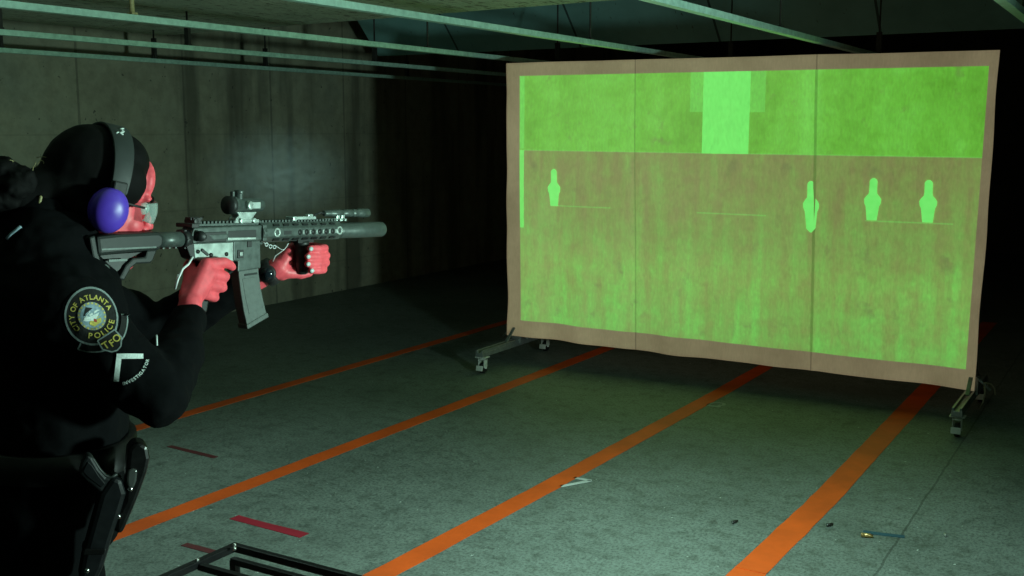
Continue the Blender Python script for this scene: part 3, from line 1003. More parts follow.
finger(body, [(.186, -.112, .028), (.206, -.080, .016), (.222, -.058, -.006), (.246, -.052, -.026), (.270, -.056, -.028)], [.0170, .0150, .0125, .0108, .0088])
body.cap(GL(.206, -.078, .020), GL(.232, -.060, .028), .013, .012)
# left hand: palm on the far side of the foregrip, four fingers closing round its front
FT = [-.032, -.0485, -.0645, -.0795]
LM = [(.566, -.030, -.030), (.568, -.048, -.031), (.564, -.065, -.030), (.556, -.080, -.028)]
for k, m in enumerate(LM):
    body.cap(GL(.504 + .002 * k, -.070 - .006 * k, -.032), GL(*m), .0175, .0115, 12)
reach = [.000, .006, .005, -.004]
for k in range(4):
    t = FT[k]
    e = reach[k]
    finger(body, [LM[k], (.594 + e * .6, t - .001, -.012), (.590 + e, t - .002, .020), (.560, t - .002, .0285), (.534 - (0, .008, .008, -.004)[k], t - .001, .027)], [.0112, .0100, .0094, .0088, .0076])
finger(body, [(.504, -.072, -.030), (.512, -.056, -.024), (.528, -.038, -.026), (.556, -.026, -.027), (.578, -.021, -.026)], [.0175, .0155, .012, .0105, .0085])
body.cap(GL(.512, -.086, -.024), GL(.545, -.090, -.010), .0145, .011)
body.cap(GL(.545, -.092, -.010), GL(.566, -.088, -.004), .011, .0105)
# legs
RHIP, LHIP = V((-1.642, 1.160, .90)), V((-1.87, 1.275, .90))
RKN, LKN = V((-1.615, 1.145, .50)), V((-1.90, 1.40, .50))
RAN, LAN = V((-1.560, 1.010, .10)), V((-1.95, 1.375, .10))
for hip, kn, an in ((RHIP, RKN, RAN), (LHIP, LKN, LAN)):
    body.chain([(hip, .070), (hip.lerp(kn, .5), .062), (kn, .050), (kn.lerp(an, .3), .052), (an, .034)])
    body.chain([(an + V((0, 0, -.045)), .034), (an + FW * .09 + V((0, 0, -.062)), .03), (an + FW * .15 + V((0, 0, -.068)), .024)])
bme = blob(body, .0030, 3, .5)
link('body', bme, M['skin'], per)

for s in (-1, 1):
    mb = MB().ell(H(.0835, s * .031, .003), (.0125, .0125, .0125), HR)
    mb.mi = 1
    mb.ell(H(.0925, s * .031, .003), (.0055, .0040, .0055), HR)
    link('eye', mb, [M['eye_white'], M['iris']], per)
nl = MB()
for k in range(4):
    s_ = .534 - (0, .008, .008, -.004)[k]
    nl.ell(GL(s_ - .0035, FT[k] - .001, .0325), (.0030, .0060, .0048), Matrix.Rotation(-.12, 3, 'Z'))
link('fingernails', nl, M['nail'], per)

# uniform shirt
folds = bpy.data.textures.new('folds', 'CLOUDS'); folds.noise_scale = .07; folds.noise_depth = 2
sh = MB()
torso(sh, .012, 1)
for s, sp, el, wr in ((1, RSH, REL, RWR), (-1, LSH, LEL, LWR)):
    d = (wr - el)
    end = el + d * (.86 if s > 0 else .66)
    sh.chain([(sp + V((0, 0, -.008)), .066), (sp.lerp(el, .5), .060), (el, .052), (el.lerp(wr, .35), .051), (end, .037)], 20)
    sh.cap(sp + V((0, 0, -.01 if s < 0 else -.0)), NB + V((0, 0, -.045)), .060 if s < 0 else .056, .060)
sh.lathe(NB + V((0, 0, -.03)), V((.05, .12, 1)), [(0, .074), (.05, .066)], 24)
shme = blob(sh, .0055, 5, .5, [('DISPLACE', dict(texture=folds, strength=.022, mid_level=.5, texture_coords='GLOBAL')), ('SMOOTH', dict(iterations=1, factor=.5))])
shirt = link('uniform_shirt', shme, M['cloth'], per)
tr = MB()
tr.loft([ring((x, y, z), a, b) for z, x, y, a, b in ((.74, -1.79, 1.235, .17, .10), (.82, -1.765, 1.235, .205, .13), (.90, -1.735, 1.225, .200, .14), (.985, -1.69, 1.219, .178, .130))])
for hip, kn, an in ((RHIP, RKN, RAN), (LHIP, LKN, LAN)):
    tr.chain([(hip, .100 if hip is RHIP else .112), (hip.lerp(kn, .5), .088 if hip is RHIP else .098), (kn, .070), (kn.lerp(an, .35), .070), (an.lerp(kn, .12), .056)], 20)
trm = blob(tr, .007, 5, .5, [('DISPLACE', dict(texture=folds, strength=.014, mid_level=.5, texture_coords='GLOBAL')), ('SMOOTH', dict(iterations=2, factor=.5))])
link('trousers', trm, M['trouser'], per)
for an in (RAN, LAN):
    bt = MB()
    bt.chain([(an + V((0, 0, .05)), .056), (an + V((0, 0, -.04)), .052), (an + FW * .09 + V((0, 0, -.055)), .044), (an + FW * .165 + V((0, 0, -.062)), .038)])
    bt.chain([(an + V((0, 0, -.04)), .052), (an - FW * .03 + V((0, 0, -.05)), .048)])
    me = blob(bt, .006, 4)
    for v in me.vertices:
        if v.co.z < .004: v.co.z = .004
    bo = link('boot', me, M['boot'], per)
    so_ = MB()
    pr = [(-.080, -.038), (-.02, -.044), (.08, -.050), (.16, -.042), (.205, 0), (.16, .042), (.08, .05), (-.02, .044), (-.080, .038), (-.09, 0)]
    so_.prism(pr, 0, .022, lambda a, b, h: V((an.x, an.y, h)) + FW * a + RT * b)
    link('boot_sole', so_, M['black_rubber'], bo, bevel=.004)
bl = MB()
b0 = ring((-1.687, 1.219, .965), .180, .137, 40); b1 = ring((-1.687, 1.219, 1.012), .178, .135, 40)
bi0 = ring((-1.687, 1.219, .965), .15, .11, 40); bi1 = ring((-1.687, 1.219, 1.012), .15, .11, 40)
bl.loft([b0, b1, bi1, bi0], False)
link('duty_belt', bl, M['leather'], per)

EYE = V((0, 0, CAMZ))


def cam_ray(px, py):
    f = V((-sin(YAW), cos(YAW), 0)); r = V((cos(YAW), sin(YAW), 0))
    fw = f * cos(PITCH) - UP * sin(PITCH); u = UP * cos(PITCH) + f * sin(PITCH)
    return (fw * FPX + r * (px - 512) - u * (py - 288)).normalized()


# hair
hr = MB()
hr.ell(H(-.006, 0, .042), (.080, .095, .094), HR)
hr.ell(H(.060, 0, .062), (.046, .040, .040), HR)
hr.ell(H(.030, 0, .080), (.062, .058, .052), HR)
hr.ell(H(.0, 0, .036), (.083, .07, .07), HR)
hr.ell(H(-.050, 0, .002), (.066, .060, .068), HR)
hr.ell(H(-.03, 0, -.02), (.074, .06, .055), HR)
hr.cap(H(-.070, 0, .0), H(-.125, 0, -.012), .054, .040)
for s in (-1, 1): hr.ell(H(.034, s * .052, .045), (.022, .036, .040), HR)
hair = link('hair', blob(hr, .005, 3, .5, [('DISPLACE', dict(texture=folds, strength=.006, mid_level=.5, texture_coords='GLOBAL'))]), M['hair'], per)
bn = MB()
bc = (-.154, 0, -.006)
for k in range(9):
    a = 2 * pi * k / 9
    bn.ell(H(bc[0] + .012 * sin(3 * a), .034 * cos(a), bc[2] + .028 * sin(a)), (.026, .030, .022), HR)
bn.ell(H(bc[0] - .02, 0, bc[2]), (.034, .034, .032), HR)
bn.ell(H(bc[0] - .055, .012, bc[2] - .006), (.04, .035, .036), HR)
curl = bpy.data.textures.new('curl', 'CLOUDS'); curl.noise_scale = .02; curl.noise_depth = 2
bun = link('hair_bun', blob(bn, .004, 2, .5, [('DISPLACE', dict(texture=curl, strength=.016, mid_level=.5, texture_coords='GLOBAL'))]), M['hair'], hair)
d_ = lambda x, y, X: EYE + cam_ray(x, y) * (X / cam_ray(x, y).x)
hb_ = [BVHTree.FromPolygons([V(v.co) + PB for v in m_.vertices], [tuple(p.vertices) for p in m_.polygons]) for m_ in (hair.data, bun.data)]


def on_hair(x, y):
    hits = [h for h in (b.ray_cast(V((0, 0, CAMZ)), cam_ray(x, y), 10) for b in hb_) if h[0] is not None]
    if not hits: return d_(x, y, -1.64)
    h = min(hits, key=lambda q: q[3])
    return h[0] + h[1] * .002


link('hair_clip', MB().chain([(on_hair(40.5, 197), .003), (on_hair(39.5, 203), .004), (on_hair(44, 206.5), .0025)], 8), M['rod_tan'], hair)
for s in (-1, 1):
    link('eyebrow', MB().tube([H(.101 - .012 * k * k / 9, s * (.016 + .011 * k), .024 + .002 * k - .0012 * k * k) for k in range(4)], .0035, 6), M['hair'], per)
for k in range(9):
    if k < 5: b = V((-.090 - .010 * k, random.uniform(-.01, .03), .052 - .010 * k))
    else: b = V((-.14 - .015 * (k - 5), random.uniform(-.01, .03), .030))
    p = [H(*b)]
    dv = V((random.uniform(-.5, .1), random.uniform(-.2, .4), random.uniform(.5, 1))).normalized() * .0055
    for i in range(5):
        b = b + dv; dv = dv + V((random.uniform(-.003, .003), random.uniform(-.003, .003), random.uniform(-.003, .001)))
        p.append(H(*b))
    link('stray_hair', MB().tube(p, .0007, 5), M['rod_tan'], hair)  # tan colour stands in for light caught by the black strands

# collar, painted shoulder rim light and other pale edges on the uniform
bvh = BVHTree.FromPolygons([V(v.co) + PB for v in shme.vertices], [tuple(p.vertices) for p in shme.polygons])


def drop(p, n, off=.0015, reach=.14):
    h = bvh.ray_cast(p + n * reach, -n, 2 * reach)
    if h[0] is None: return p
    return h[0] + n * off


cl = MB()
cl.lathe(NB + V((-.004, .0, .0)), V((.05, .2, 1)), [(0, .069), (.040, .064), (.040, .058), (0, .060)], 30)
link('shirt_collar', cl, M['cloth'], shirt)
# the painted rim light is seen past the neck, on the far shoulder

# ------------------------------------------------------------------ lettering helpers
GLY = {}


def glyph(ch, font_bold=.02):
    if ch in GLY: return GLY[ch]
    c = bpy.data.curves.new('glyph', 'FONT')
    c.body = ch; c.size = 1; c.resolution_u = 3; c.offset = font_bold
    o = bpy.data.objects.new('glyph', c)
    COL.objects.link(o)
    dg = bpy.context.evaluated_depsgraph_get(); dg.update()
    me = bpy.data.meshes.new_from_object(o.evaluated_get(dg))
    vs = [V((v.co.x, v.co.y)) for v in me.vertices]
    fs = [tuple(p.vertices) for p in me.polygons]
    bpy.data.objects.remove(o); bpy.data.curves.remove(c); bpy.data.meshes.remove(me)
    if vs:
        x0 = min(v.x for v in vs); x1 = max(v.x for v in vs)
        vs = [V((v.x - (x0 + x1) / 2, v.y - .345)) for v in vs]
        w = x1 - x0
    else: w = .25
    GLY[ch] = (vs, fs, w)
    return GLY[ch]


class Flat:
    """2-D artwork (in metres) collected with material indices and dropped on the sleeve"""

    def __init__(s): s.vs, s.fs, s.mi, s.lift = [], [], [], []

    def poly(s, pts, mi, lift=0):
        b = len(s.vs)
        s.vs += [(p[0], p[1]) for p in pts]; s.lift += [lift] * len(pts)
        s.fs.append(tuple(range(b, b + len(pts)))); s.mi.append(mi)

    def grid_disc(s, c, rx, ry, mi, lift=0, nr=6, n=36, r0=0.0):
        for i in range(nr):
            a, b = r0 + (1 - r0) * i / nr, r0 + (1 - r0) * (i + 1) / nr
            for k in range(n):
                t0, t1 = 2 * pi * k / n, 2 * pi * (k + 1) / n
                q = [(c[0] + r * rx * cos(t), c[1] + r * ry * sin(t)) for r, t in ((a, t0), (b, t0), (b, t1), (a, t1))]
                if a == 0: q = [q[0], q[1], q[2]]
                s.poly(q, mi, lift)

    def line(s, pts, w, mi, lift=0):
        P = []
        for a, b in zip(pts, pts[1:]):
            a, b = V(a), V(b)
            n = max(1, int((b - a).length / .004))
            P += [a.lerp(b, i / n) for i in range(n)]
        P.append(V(pts[-1]))
        for i in range(len(P) - 1):
            d = (P[i + 1] - P[i]).normalized(); m = V((-d.y, d.x)) * w / 2
            s.poly([P[i] - m, P[i + 1] - m, P[i + 1] + m, P[i] + m], mi, lift)

    def fill(s, poly, mi, lift=0, step=.004):
        """fill a polygon by thin horizontal strips so it can bend"""
        ys = [p[1] for p in poly]
        y = min(ys)
        while y < max(ys) - 1e-6:
            y1 = min(y + step, max(ys))
            def span(yy):
                xs = []
                for a, b in zip(poly, poly[1:] + poly[:1]):
                    if (a[1] <= yy < b[1]) or (b[1] <= yy < a[1]):
                        xs.append(a[0] + (yy - a[1]) * (b[0] - a[0]) / (b[1] - a[1]))
                xs.sort(); return xs
            A, B = span(y + 1e-5), span(y1 - 1e-5)
            for i in range(0, min(len(A), len(B)) - 1, 2):
                n = 6
                for k in range(n):
                    f0, f1 = k / n, (k + 1) / n
                    s.poly([(A[i] + (A[i + 1] - A[i]) * f0, y), (A[i] + (A[i + 1] - A[i]) * f1, y), (B[i] + (B[i + 1] - B[i]) * f1, y1), (B[i] + (B[i + 1] - B[i]) * f0, y1)], mi, lift)
            y = y1

    def char(s, ch, x, y, ang, size, mi, lift):
        vs, fs, w = glyph(ch)
        b = len(s.vs)
        ca, sa = cos(ang), sin(ang)
        for v in vs:
            s.vs.append((x + size * (v.x * ca - v.y * sa), y + size * (v.x * sa + v.y * ca))); s.lift.append(lift)
        for f in fs:
            s.fs.append(tuple(b + i for i in f)); s.mi.append(mi)

    def arc_text(s, txt, c, r, mid, size, mi, lift, inside=False, gap=.12):
        ws = [glyph(ch)[2] * size + gap * size for ch in txt]
        tot = sum(ws)
        a = mid + (tot / 2 / r) * (-1 if inside else 1)
        for ch, w in zip(txt, ws):
            a += (w / 2 / r) * (1 if inside else -1)
            s.char(ch, c[0] + r * cos(a), c[1] + r * sin(a), a + (pi / 2 if inside else -pi / 2), size, mi, lift)
            a += (w / 2 / r) * (1 if inside else -1)

    def rotated(s, ang):
        ca, sa = cos(ang), sin(ang)
        s.vs = [(x * ca - y * sa, x * sa + y * ca) for x, y in s.vs]

    def build(s, name, P0, ex, ey, n, mats, parent):
        me = bpy.data.meshes.new(name)
        vv = [drop(P0 + ex * x + ey * y, n, .002 + l, .045) for (x, y), l in zip(s.vs, s.lift)]
        me.from_pydata(vv, [], s.fs)
        for p, m in zip(me.polygons, s.mi): p.material_index = m
        for p in me.polygons:
            if p.normal.dot(n) < 0: p.flip()
        return link(name, me, mats, parent)


def on_shirt(px, py):
    h = bvh.ray_cast(EYE, cam_ray(px, py), 10)
    return h[0], h[1]


PM = [M['patch'], M['rim'], M['gold'], M['white'], M['blue_grey'], M['red_thread']]
c0, n0 = on_shirt(92, 316)
if c0 is None: c0, n0 = V((-1.47, 1.15, 1.25)), V((.8, -.5, .2))
nrm = (-cam_ray(92, 316) * .75 + RT * .35).normalized()
ex = UP.cross(nrm).normalized(); ey = nrm.cross(ex)
S = .0415
fl_ = Flat()
fl_.grid_disc((0, 0), S * .93, S * 1.06, 0, 0, 8)
fl_.grid_disc((0, 0), S * 1.0, S * 1.14, 1, .0006, 1, 48, .93)
tilt = radians(30)
art = Flat()
art.arc_text('CITY OF ATLANTA', (0, 0), S * .74, radians(90), S * .27, 2, .0008)
art.arc_text('POLICE', (0, 0), S * .76, radians(-90), S * .30, 2, .0008, True, .2)
art.grid_disc((0, 0), S * .52, S * .56, 1, .0007, 2, 36, .80)
art.grid_disc((0, 0), S * .44, S * .47, 4, .0007, 3, 30)
art.fill([(-.3 * S, .15 * S), (.0, .42 * S), (.3 * S, .15 * S), (.1 * S, .2 * S), (0, .1 * S), (-.1 * S, .2 * S)], 0, .0009, .003)
# rising bird with spread wings over flames
art.fill([(-.40 * S, .02 * S), (-.22 * S, .16 * S), (-.08 * S, .02 * S), (-.05 * S, .16 * S), (.02 * S, .22 * S), (.07 * S, .15 * S), (.08 * S, .02 * S), (.22 * S, .16 * S), (.40 * S, .02 * S), (.2 * S, -.1 * S), (.06 * S, -.18 * S), (-.06 * S, -.18 * S), (-.2 * S, -.1 * S)], 3, .0012, .003)
art.fill([(-.28 * S, -.18 * S), (-.15 * S, -.12 * S), (0, -.2 * S), (.15 * S, -.12 * S), (.28 * S, -.18 * S), (.16 * S, -.38 * S), (-.16 * S, -.38 * S)], 2, .0012, .003)
art.fill([(-.08 * S, -.2 * S), (0, -.12 * S), (.08 * S, -.2 * S), (.0, -.3 * S)], 5, .0014, .003)
for k in range(20):
    a = 2 * pi * k / 20
    art.poly([(S * (.48 + d) * cos(a + e), S * (.51 + d) * sin(a + e)) for d, e in ((-.03, -.07), (.03, -.07), (.03, .07), (-.03, .07))], 2, .0011)
art.rotated(tilt)
b = len(fl_.vs)
fl_.vs += art.vs; fl_.lift += art.lift; fl_.fs += [tuple(i + b for i in f) for f in art.fs]; fl_.mi += art.mi
fl_.build('police_patch', c0, ex, ey, nrm, PM, shirt)

# ribbon with TFO shield under the round patch
tf = Flat()
y0_ = -S * 1.17
for a0, a1 in ((-145, -100), (-80, -32)):
    N_ = 14
    A_ = [radians(a0 + (a1 - a0) * k / N_) for k in range(N_ + 1)]
    r0_, r1_ = 1.13 * S, 1.40 * S
    for p, q in zip(A_, A_[1:]):
        tf.poly([(r0_ * cos(p), r0_ * sin(p)), (r1_ * cos(p), r1_ * sin(p)), (r1_ * cos(q), r1_ * sin(q)), (r0_ * cos(q), r0_ * sin(q))], 0, 0)
    o_ = [(r1_ * cos(p), r1_ * sin(p)) for p in A_]
    e_ = (r0_ * cos(A_[0]), r0_ * sin(A_[0])) if a0 < -100 else (r0_ * cos(A_[-1]), r0_ * sin(A_[-1]))
    tf.line([e_] + o_ if a0 < -100 else o_ + [e_], .0022, 1, .0006)
shd = [(-.38 * S, y0_ + .28 * S), (.38 * S, y0_ + .28 * S), (.42 * S, y0_ - .10 * S), (.20 * S, y0_ - .36 * S), (0, y0_ - .42 * S), (-.20 * S, y0_ - .36 * S), (-.42 * S, y0_ - .10 * S)]
tf.fill(shd, 0, .001)
tf.line(shd + shd[:1], .0022, 1, .0016)
for ch, xx in zip('TFO', (-.24, .0, .25)):
    tf.char(ch, xx * S, y0_ - (.08 if ch == 'F' else .02) * S, 0, S * .38, 2, .0018)
tf.rotated(tilt)
tf.build('shoulder_tab', c0, ex, ey, nrm, PM, shirt)

# chevron of the rank and its lettering
c1, n1 = on_shirt(131.5, 371)
if c1 is None: c1, n1 = c0 + V((.05, .05, -.09)), nrm
nr1 = (-cam_ray(131.5, 371) * .75 + n1 * .5).normalized()
ex1 = UP.cross(nr1).normalized(); ey1 = nr1.cross(ex1)
kk = 1 / 555.0
P_ = lambda x, y: ((x - 130) * kk, -(y - 368) * kk)
cv = Flat()
cv.line([P_(118, 354), P_(141, 355)], .0085, 3, .0006)
cv.line([P_(120.5, 352), P_(116.5, 376.5)], .0080, 3, .0008)
# arc of letters between the two open ends, centred on the apex
cc = P_(118, 352)
cv.arc_text('INVESTIGATOR', cc, .0490, radians(-47), .0072, 3, .0008, True, .16)
cv.build('rank_chevron', c1, ex1, ey1, nr1, PM, shirt)


def edge_strip(name, pix, w, mat, flip=False):
    pts = []
    for x, y in pix:
        p, n = on_shirt(x, y)
        if p is not None and (not pts or (p - pts[-1]).length < .035): pts.append(p + n * .002)
    if len(pts) > 1:
        link(name, MB().tube(pts, w, 6), mat, shirt)


pc_, pn_ = on_shirt(157, 345)
if pc_ is not None:
    pc_ = pc_ + pn_ * .002
    pd_ = (pc_ - EYE).length
    link('pocket_piping', MB().tube([EYE + cam_ray(x, y) * pd_ for x, y in ((156.5, 335), (156.8, 340), (157, 348), (157.3, 354), (158.6, 355))], .0016, 6), M['white'], shirt)
edge_strip('shoulder_rim_light', [(21.5, 227), (17, 230.5), (12, 234.5), (7.5, 239.5)], .0028, M['blue_grey'])  # pale tube stands in for the backlit rim of the far shoulder

# ------------------------------------------------------------------ ear defenders (lifted off the head as one thing)
em = empty('ear_defenders', HC + V((0, 0, .0)), 'purple ear defenders with a wide dark headband on the shooter\'s head', 'ear defenders')
for s in (1, -1):
    cf = -.012
    rl = HR @ V((s, -.10, -.02)).normalized()
    upv = HR @ UP
    mb = MB().lathe(H(cf, s * .083, -.008), rl, [(0, .030), (.012, .034), (.026, .0345), (.034, .031), (.041, .024), (.0445, .014), (.046, .002)], 32, upv, 1.16, .98)
    cup = link('ear_cup', mb, M['purple'], em)
    mb = MB().lathe(H(cf + .012, s * .070, -.010), rl, [(0, .026), (.004, .034), (.011, .034), (.014, .030)], 28, upv, 1.16, 1.0)
    link('ear_cushion', mb, M['cushion'], cup)
bd = MB()
rings = []
for k in range(41):
    a = radians(-4 + 188 * k / 40)
    la, ua = .098 * cos(a), .024 + .113 * sin(a) if sin(a) > 0 else .024
    f0 = -.002 + .010 * max(0, sin(a))
    w = .016 + .004 * max(0, sin(a))
    th = .005
    o_ = V((cos(a), sin(a)))
    q = []
    for ff_, oo in ((-w, 0), (w, 0), (w, th), (-w, th)):
        q.append(H(f0 + ff_, la + o_.x * oo, ua + o_.y * oo))
    rings.append(q)
bd.loft(rings, True, True)
link('headband', bd, M['band'], em, bevel=.0015)
for s in (1, -1):
    mb = MB(); mb.box(H(-.004, s * .106, .030), (.010, .026, .030), HR); link('band_slider', mb, M['cushion'], em, bevel=.003)
# little pale mark printed on the band
mk = MB()
def bandpt(a, f):
    a = radians(a)
    return H(-.002 + .010 * sin(a) + f, (.1035) * cos(a), .024 + .1185 * sin(a))
for (a0, f0_, a1, f1) in ((62, -.004, 66, .006), (66, .006, 70, .001), (70, .001, 74, .010), (60, .002, 63, -.006), (63, -.006, 60, -.011)):
    mk.tube([bandpt(a0, f0_), bandpt(a1, f1)], .0016, 6)
link('band_mark', mk, M['white'], em)

# ------------------------------------------------------------------ safety glasses
def glass_mat():
    t = NT('clear_safety_lens')
    v = t.obj()
    nz = t.noise(v, 8, 1)
    lw = t.n('ShaderNodeLayerWeight', {'Blend': .35}).outputs['Facing']
    tr_ = t.n('ShaderNodeBsdfTransparent', {'Color': (.80, .88, .86, 1)}).outputs[0]
    gl = t.n('ShaderNodeBsdfPrincipled', {'Base Color': (.5, .6, .58, 1), 'Roughness': t.math('MULTIPLY_ADD', nz, .2, .15)}).outputs[0]
    mx = t.n('ShaderNodeMixShader', {0: t.math('MULTIPLY_ADD', lw, .45, .12), 1: tr_, 2: gl}).outputs[0]
    t.t.links.new(mx, t.out.inputs[0])
    return t.m


gs = empty('safety_glasses', H(.09, 0, 0), 'clear wraparound safety glasses on the shooter\'s face', 'glasses')
vs, fs = [], []
NX, NZ = 36, 8
for i in range(NX + 1):
    u = -1 + 2 * i / NX
    a = u * radians(74)
    for j in range(NZ + 1):
        v = -1 + 2 * j / NZ
        hgt = .021 * (1 - .25 * abs(u) ** 3)
        if v < 0 and abs(u) < .16: hgt *= .35
        r = .066
        vs.append(H(.050 + r * cos(a) + .004 - .004 * v * v, .070 * sin(a) * 1.06, -.002 + hgt * v))
for i in range(NX):
    for j in range(NZ):
        a = i * (NZ + 1) + j
        fs.append((a, a + 1, a + NZ + 2, a + NZ + 1))
o = link('lens', MB()._faces(vs, fs, True), glass_mat(), gs)
so = o.modifiers.new('s', 'SOLIDIFY'); so.thickness = .0012
for s in (1, -1):
    mb = MB().tube([H(.066, s * .0725, .006), H(.045, s * .078, .007), H(.01, s * .081, .010), H(-.02, s * .082, .006), H(-.035, s * .080, -.012)], .0022, 8)
    link('temple_arm', mb, M['cushion'], gs)

# ------------------------------------------------------------------ wrist watch on the left wrist
wx = (LWR - LEL).normalized()
wc = LWR - wx * .022
wt = empty('wristwatch', wc, 'black wristwatch strapped round the shooter\'s left wrist', 'watch')
mb = MB().lathe(wc - wx * .011, wx, [(0, .0285), (.002, .031), (.020, .0305), (.022, .028)], 26)
link('watch_strap', mb, M['watch'], wt)
sd = (RT * .9 + UP * .25); sd = (sd - wx * sd.dot(wx)).normalized()
mb = MB().lathe(wc + sd * .026, sd, [(0, .019), (.008, .019), (.010, .016)], 20)
link('watch_case', mb, M['watch'], wt)
link('watch_glass', MB().cyl(wc + sd * .036, wc + sd * .0368, .0135), M['lens'], wt)
br = empty('bracelet_rim_light', LWR + wx * .0, 'thin pale bracelet hanging between the shooter\'s left wrist and the rifle', 'bracelet_rim_light')
link('rim_light_strip', MB().tube([d_(288, 243.5, -1.600), d_(286.5, 246.5, -1.606), d_(284, 249.5, -1.612), d_(280, 252.5, -1.620), d_(275.5, 255.5, -1.628), d_(272.5, 262, -1.636)], .0014, 6), M['pale_strip'], br)  # pale strip stands in for rim light along the hand's edge

for x_, y_ in ((266.5, 244.5), (270.5, 246.5), (274.5, 247)):
    c_ = d_(x_, y_, -1.600)
    link('bracelet_link', MB().tube([c_ + (GM.to_3x3() @ V((0, .0042 * cos(a), .0036 * sin(a)))) for a in [2 * pi * k / 14 for k in range(14)]], .0009, 5, True), M['pale_strip'], br)
link('bracelet_chain', MB().tube([d_(262.5, 236, -1.590), d_(264, 243, -1.6005), d_(270, 245, -1.602), d_(276, 246, -1.604), d_(281, 249.5, -1.612), d_(284, 249.5, -1.612)], .0006, 5), M['pale_strip'], br)

# ------------------------------------------------------------------ holster, pistol and leather pouch on the right hip
def WX(px, py, X):
    d = cam_ray(px, py)
    return EYE + d * (X / d.x)


hn = (RT * .93 + FW * -.2).normalized()          # outward normal of the hip


def side_prism(pix, depth0, depth1, X):
    """outline given on the hip's side plane, thickness along the hip normal"""
    P0 = WX(100, 490, X)
    out = []
    for x, y in pix:
        d = cam_ray(x, y)
        t = (P0 - EYE).dot(hn) / d.dot(hn)
        out.append(EYE + d * t)
    mb = MB()
    n = len(out)
    vs = [p + hn * depth0 for p in out] + [p + hn * depth1 for p in out]
    fs = [tuple(range(n - 1, -1, -1)), tuple(range(n, 2 * n))] + [(k, (k + 1) % n, n + (k + 1) % n, n + k) for k in range(n)]
    mb._faces(vs, fs)
    return mb, P0


XH = -1.475
hs_ = empty('holster', WX(100, 490, XH), 'black duty holster hanging at the shooter\'s right hip', 'holster')
mb, _ = side_prism([(112, 474), (122, 478), (126, 492), (120, 512), (112, 536), (103, 566), (96, 580), (78, 580), (82, 556), (92, 520), (100, 492)], -.030, .012, XH)
hb = link('holster_body', mb, M['holster'], hs_, bevel=.008)
mb, _ = side_prism([(96, 500), (128, 498), (124, 512), (96, 512)], -.055, -.022, XH)
link('belt_hanger', mb, M['holster'], hs_, bevel=.005)
mb, _ = side_prism([(84, 546), (106, 546), (104, 552), (82, 552)], -.028, .0145, XH)
link('holster_band', mb, M['leather'], hs_, bevel=.002)
p = WX(86.5, 568, XH) + hn * .011
link('holster_screw', MB().lathe(p, hn, [(0, .004), (.003, .004), (.004, .002)], 12), M['snap'], hs_)
ps_ = empty('pistol', WX(95, 470, XH), 'black pistol whose grip sticks up out of the hip holster', 'pistol')
mb, _ = side_prism([(87, 453), (92, 456), (99, 468), (106, 476), (114, 477), (116, 482), (112, 494), (106, 500), (98, 489), (86, 479), (79, 472), (82, 462)], -.018, .008, XH)
gr = link('grip', mb, M['pistol'], ps_, bevel=.004)
mb, _ = side_prism([(87.5, 460), (92, 464), (99, 475), (105, 482), (101, 486), (88, 476), (82.5, 470)], .0075, .0095, XH)
link('grip_panel', mb, M['holster'], gr, bevel=.001)
mb = MB()
E_ = []
P0 = WX(100, 490, XH)
for x, y in ((88, 454), (93, 459), (99, 468.5), (105, 475), (111, 477), (117, 473)):
    d = cam_ray(x, y); E_.append(EYE + d * ((P0 - EYE).dot(hn) / d.dot(hn)) + hn * .004)
mb.tube(E_, .0030, 8)
link('backstrap', mb, M['gun_poly'], gr)
# leather pouch in front of the holster
XP = -1.475
po = empty('belt_pouch', WX(132, 480, XP), 'shiny black leather pouch with two snaps in front of the holster', 'belt pouch')
mb, _ = side_prism([(124, 500), (126, 470), (128, 450), (133, 443), (141, 442), (148, 447), (150, 458), (147, 472), (139, 494), (130, 516), (122, 534), (114, 532), (116, 516)], -.040, .004, XP)
pb = link('pouch_body', mb, M['leather'], po, bevel=.010)
mb, _ = side_prism([(127, 469), (131, 467), (137, 468), (136, 480), (133, 487), (127, 486), (126, 478)], .002, .010, XP)
link('pouch_flap', mb, simple('polished_leather', (.05, .055, .052), .12, 0, .1, 30), po, bevel=.006)
for x, y in ((130, 488), (118, 515.5)):
    d = cam_ray(x, y); q = EYE + d * ((P0 - EYE).dot(hn) / d.dot(hn))
    link('snap', MB().lathe(q + hn * .004, hn, [(0, .0042), (.003, .0042), (.0045, .002)], 12), M['snap'], pb)

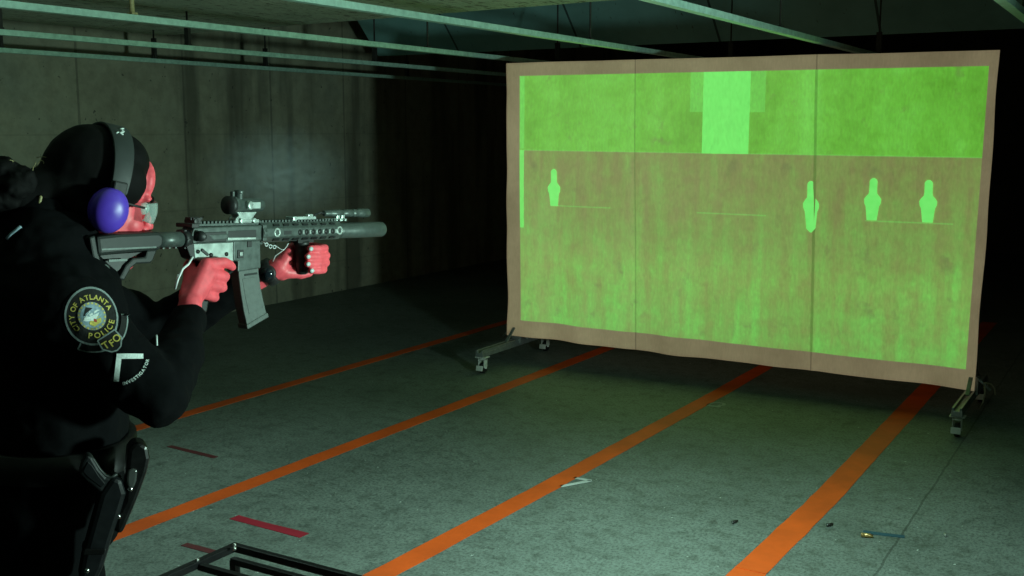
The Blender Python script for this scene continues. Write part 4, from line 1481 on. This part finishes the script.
# ------------------------------------------------------------------ drifting gun smoke
def smoke_mat():
    t = NT('gun_smoke_volume')
    v = t.obj()
    n = t.noise(t.scale(v, (1, 1, 1)), 9, 4, .6)
    ln = t.n('ShaderNodeVectorMath', {0: v}, operation='LENGTH').outputs['Value']
    fall = t.n('ShaderNodeMapRange', {'Value': ln, 'From Min': 0.0, 'From Max': .98, 'To Min': 1.0, 'To Max': 0.0}).outputs[0]
    fall = t.math('POWER', fall, 1.6)
    d = t.math('MULTIPLY', fall, t.ramp(n, [(.38, (.05, .05, .05, 1)), (.68, (1, 1, 1, 1))]))
    vol = t.n('ShaderNodeVolumePrincipled', {'Color': (.75, .92, .95, 1), 'Density': t.math('MULTIPLY', d, 7.0), 'Anisotropy': 0.1})
    t.t.links.new(vol.outputs[0], t.out.inputs['Volume'])
    return t.m


mb = MB().ell((0, 0, 0), (1, 1, 1), None, 24, 14)
sm = link('gun_smoke', mb, smoke_mat())
sm.location = (-1.62, 1.75, 1.455)
sm.scale = (.13, .24, .13)
tag(sm, 'faint wisp of bluish gun smoke drifting above the rifle', 'smoke', kind='stuff')

# ------------------------------------------------------------------ light
def spot(name, loc, target, energy, half, blend, radius, col=(.66, 1.0, .86)):
    l = bpy.data.lights.new(name, 'SPOT')
    l.energy = energy; l.spot_size = radians(2 * half); l.spot_blend = blend; l.shadow_soft_size = radius; l.color = col
    o = bpy.data.objects.new(name, l); COL.objects.link(o)
    o.location = loc
    o.rotation_euler = (V(target) - V(loc)).to_track_quat('-Z', 'Y').to_euler()
    return o


# the photographer's flash to the right, tipped up; the screen's own shadow blacks out the far wall
spot('flash_light', (1.0, 2.30, 1.12), (-6.8, 2.9, 2.75), 370, 56, .7, .12)
# two added fill spots, unseen, brightening the near floor
spot('floor_fill_light', (-3.35, 2.75, 2.2), (-3.1, 2.95, 0), 64, 48, 1, .08)
spot('floor_fill_light', (-1.12, 3.1, 2.2), (-.95, 3.3, 0), 185, 50, 1, .08)
w = bpy.data.worlds.new('world'); SC.world = w; w.use_nodes = True
w.node_tree.nodes['Background'].inputs[0].default_value = (.006, .009, .010, 1)
w.node_tree.nodes['Background'].inputs[1].default_value = .4
SC.cycles.max_bounces = 6
SC.cycles.volume_bounces = 0
SC.cycles.transparent_max_bounces = 8
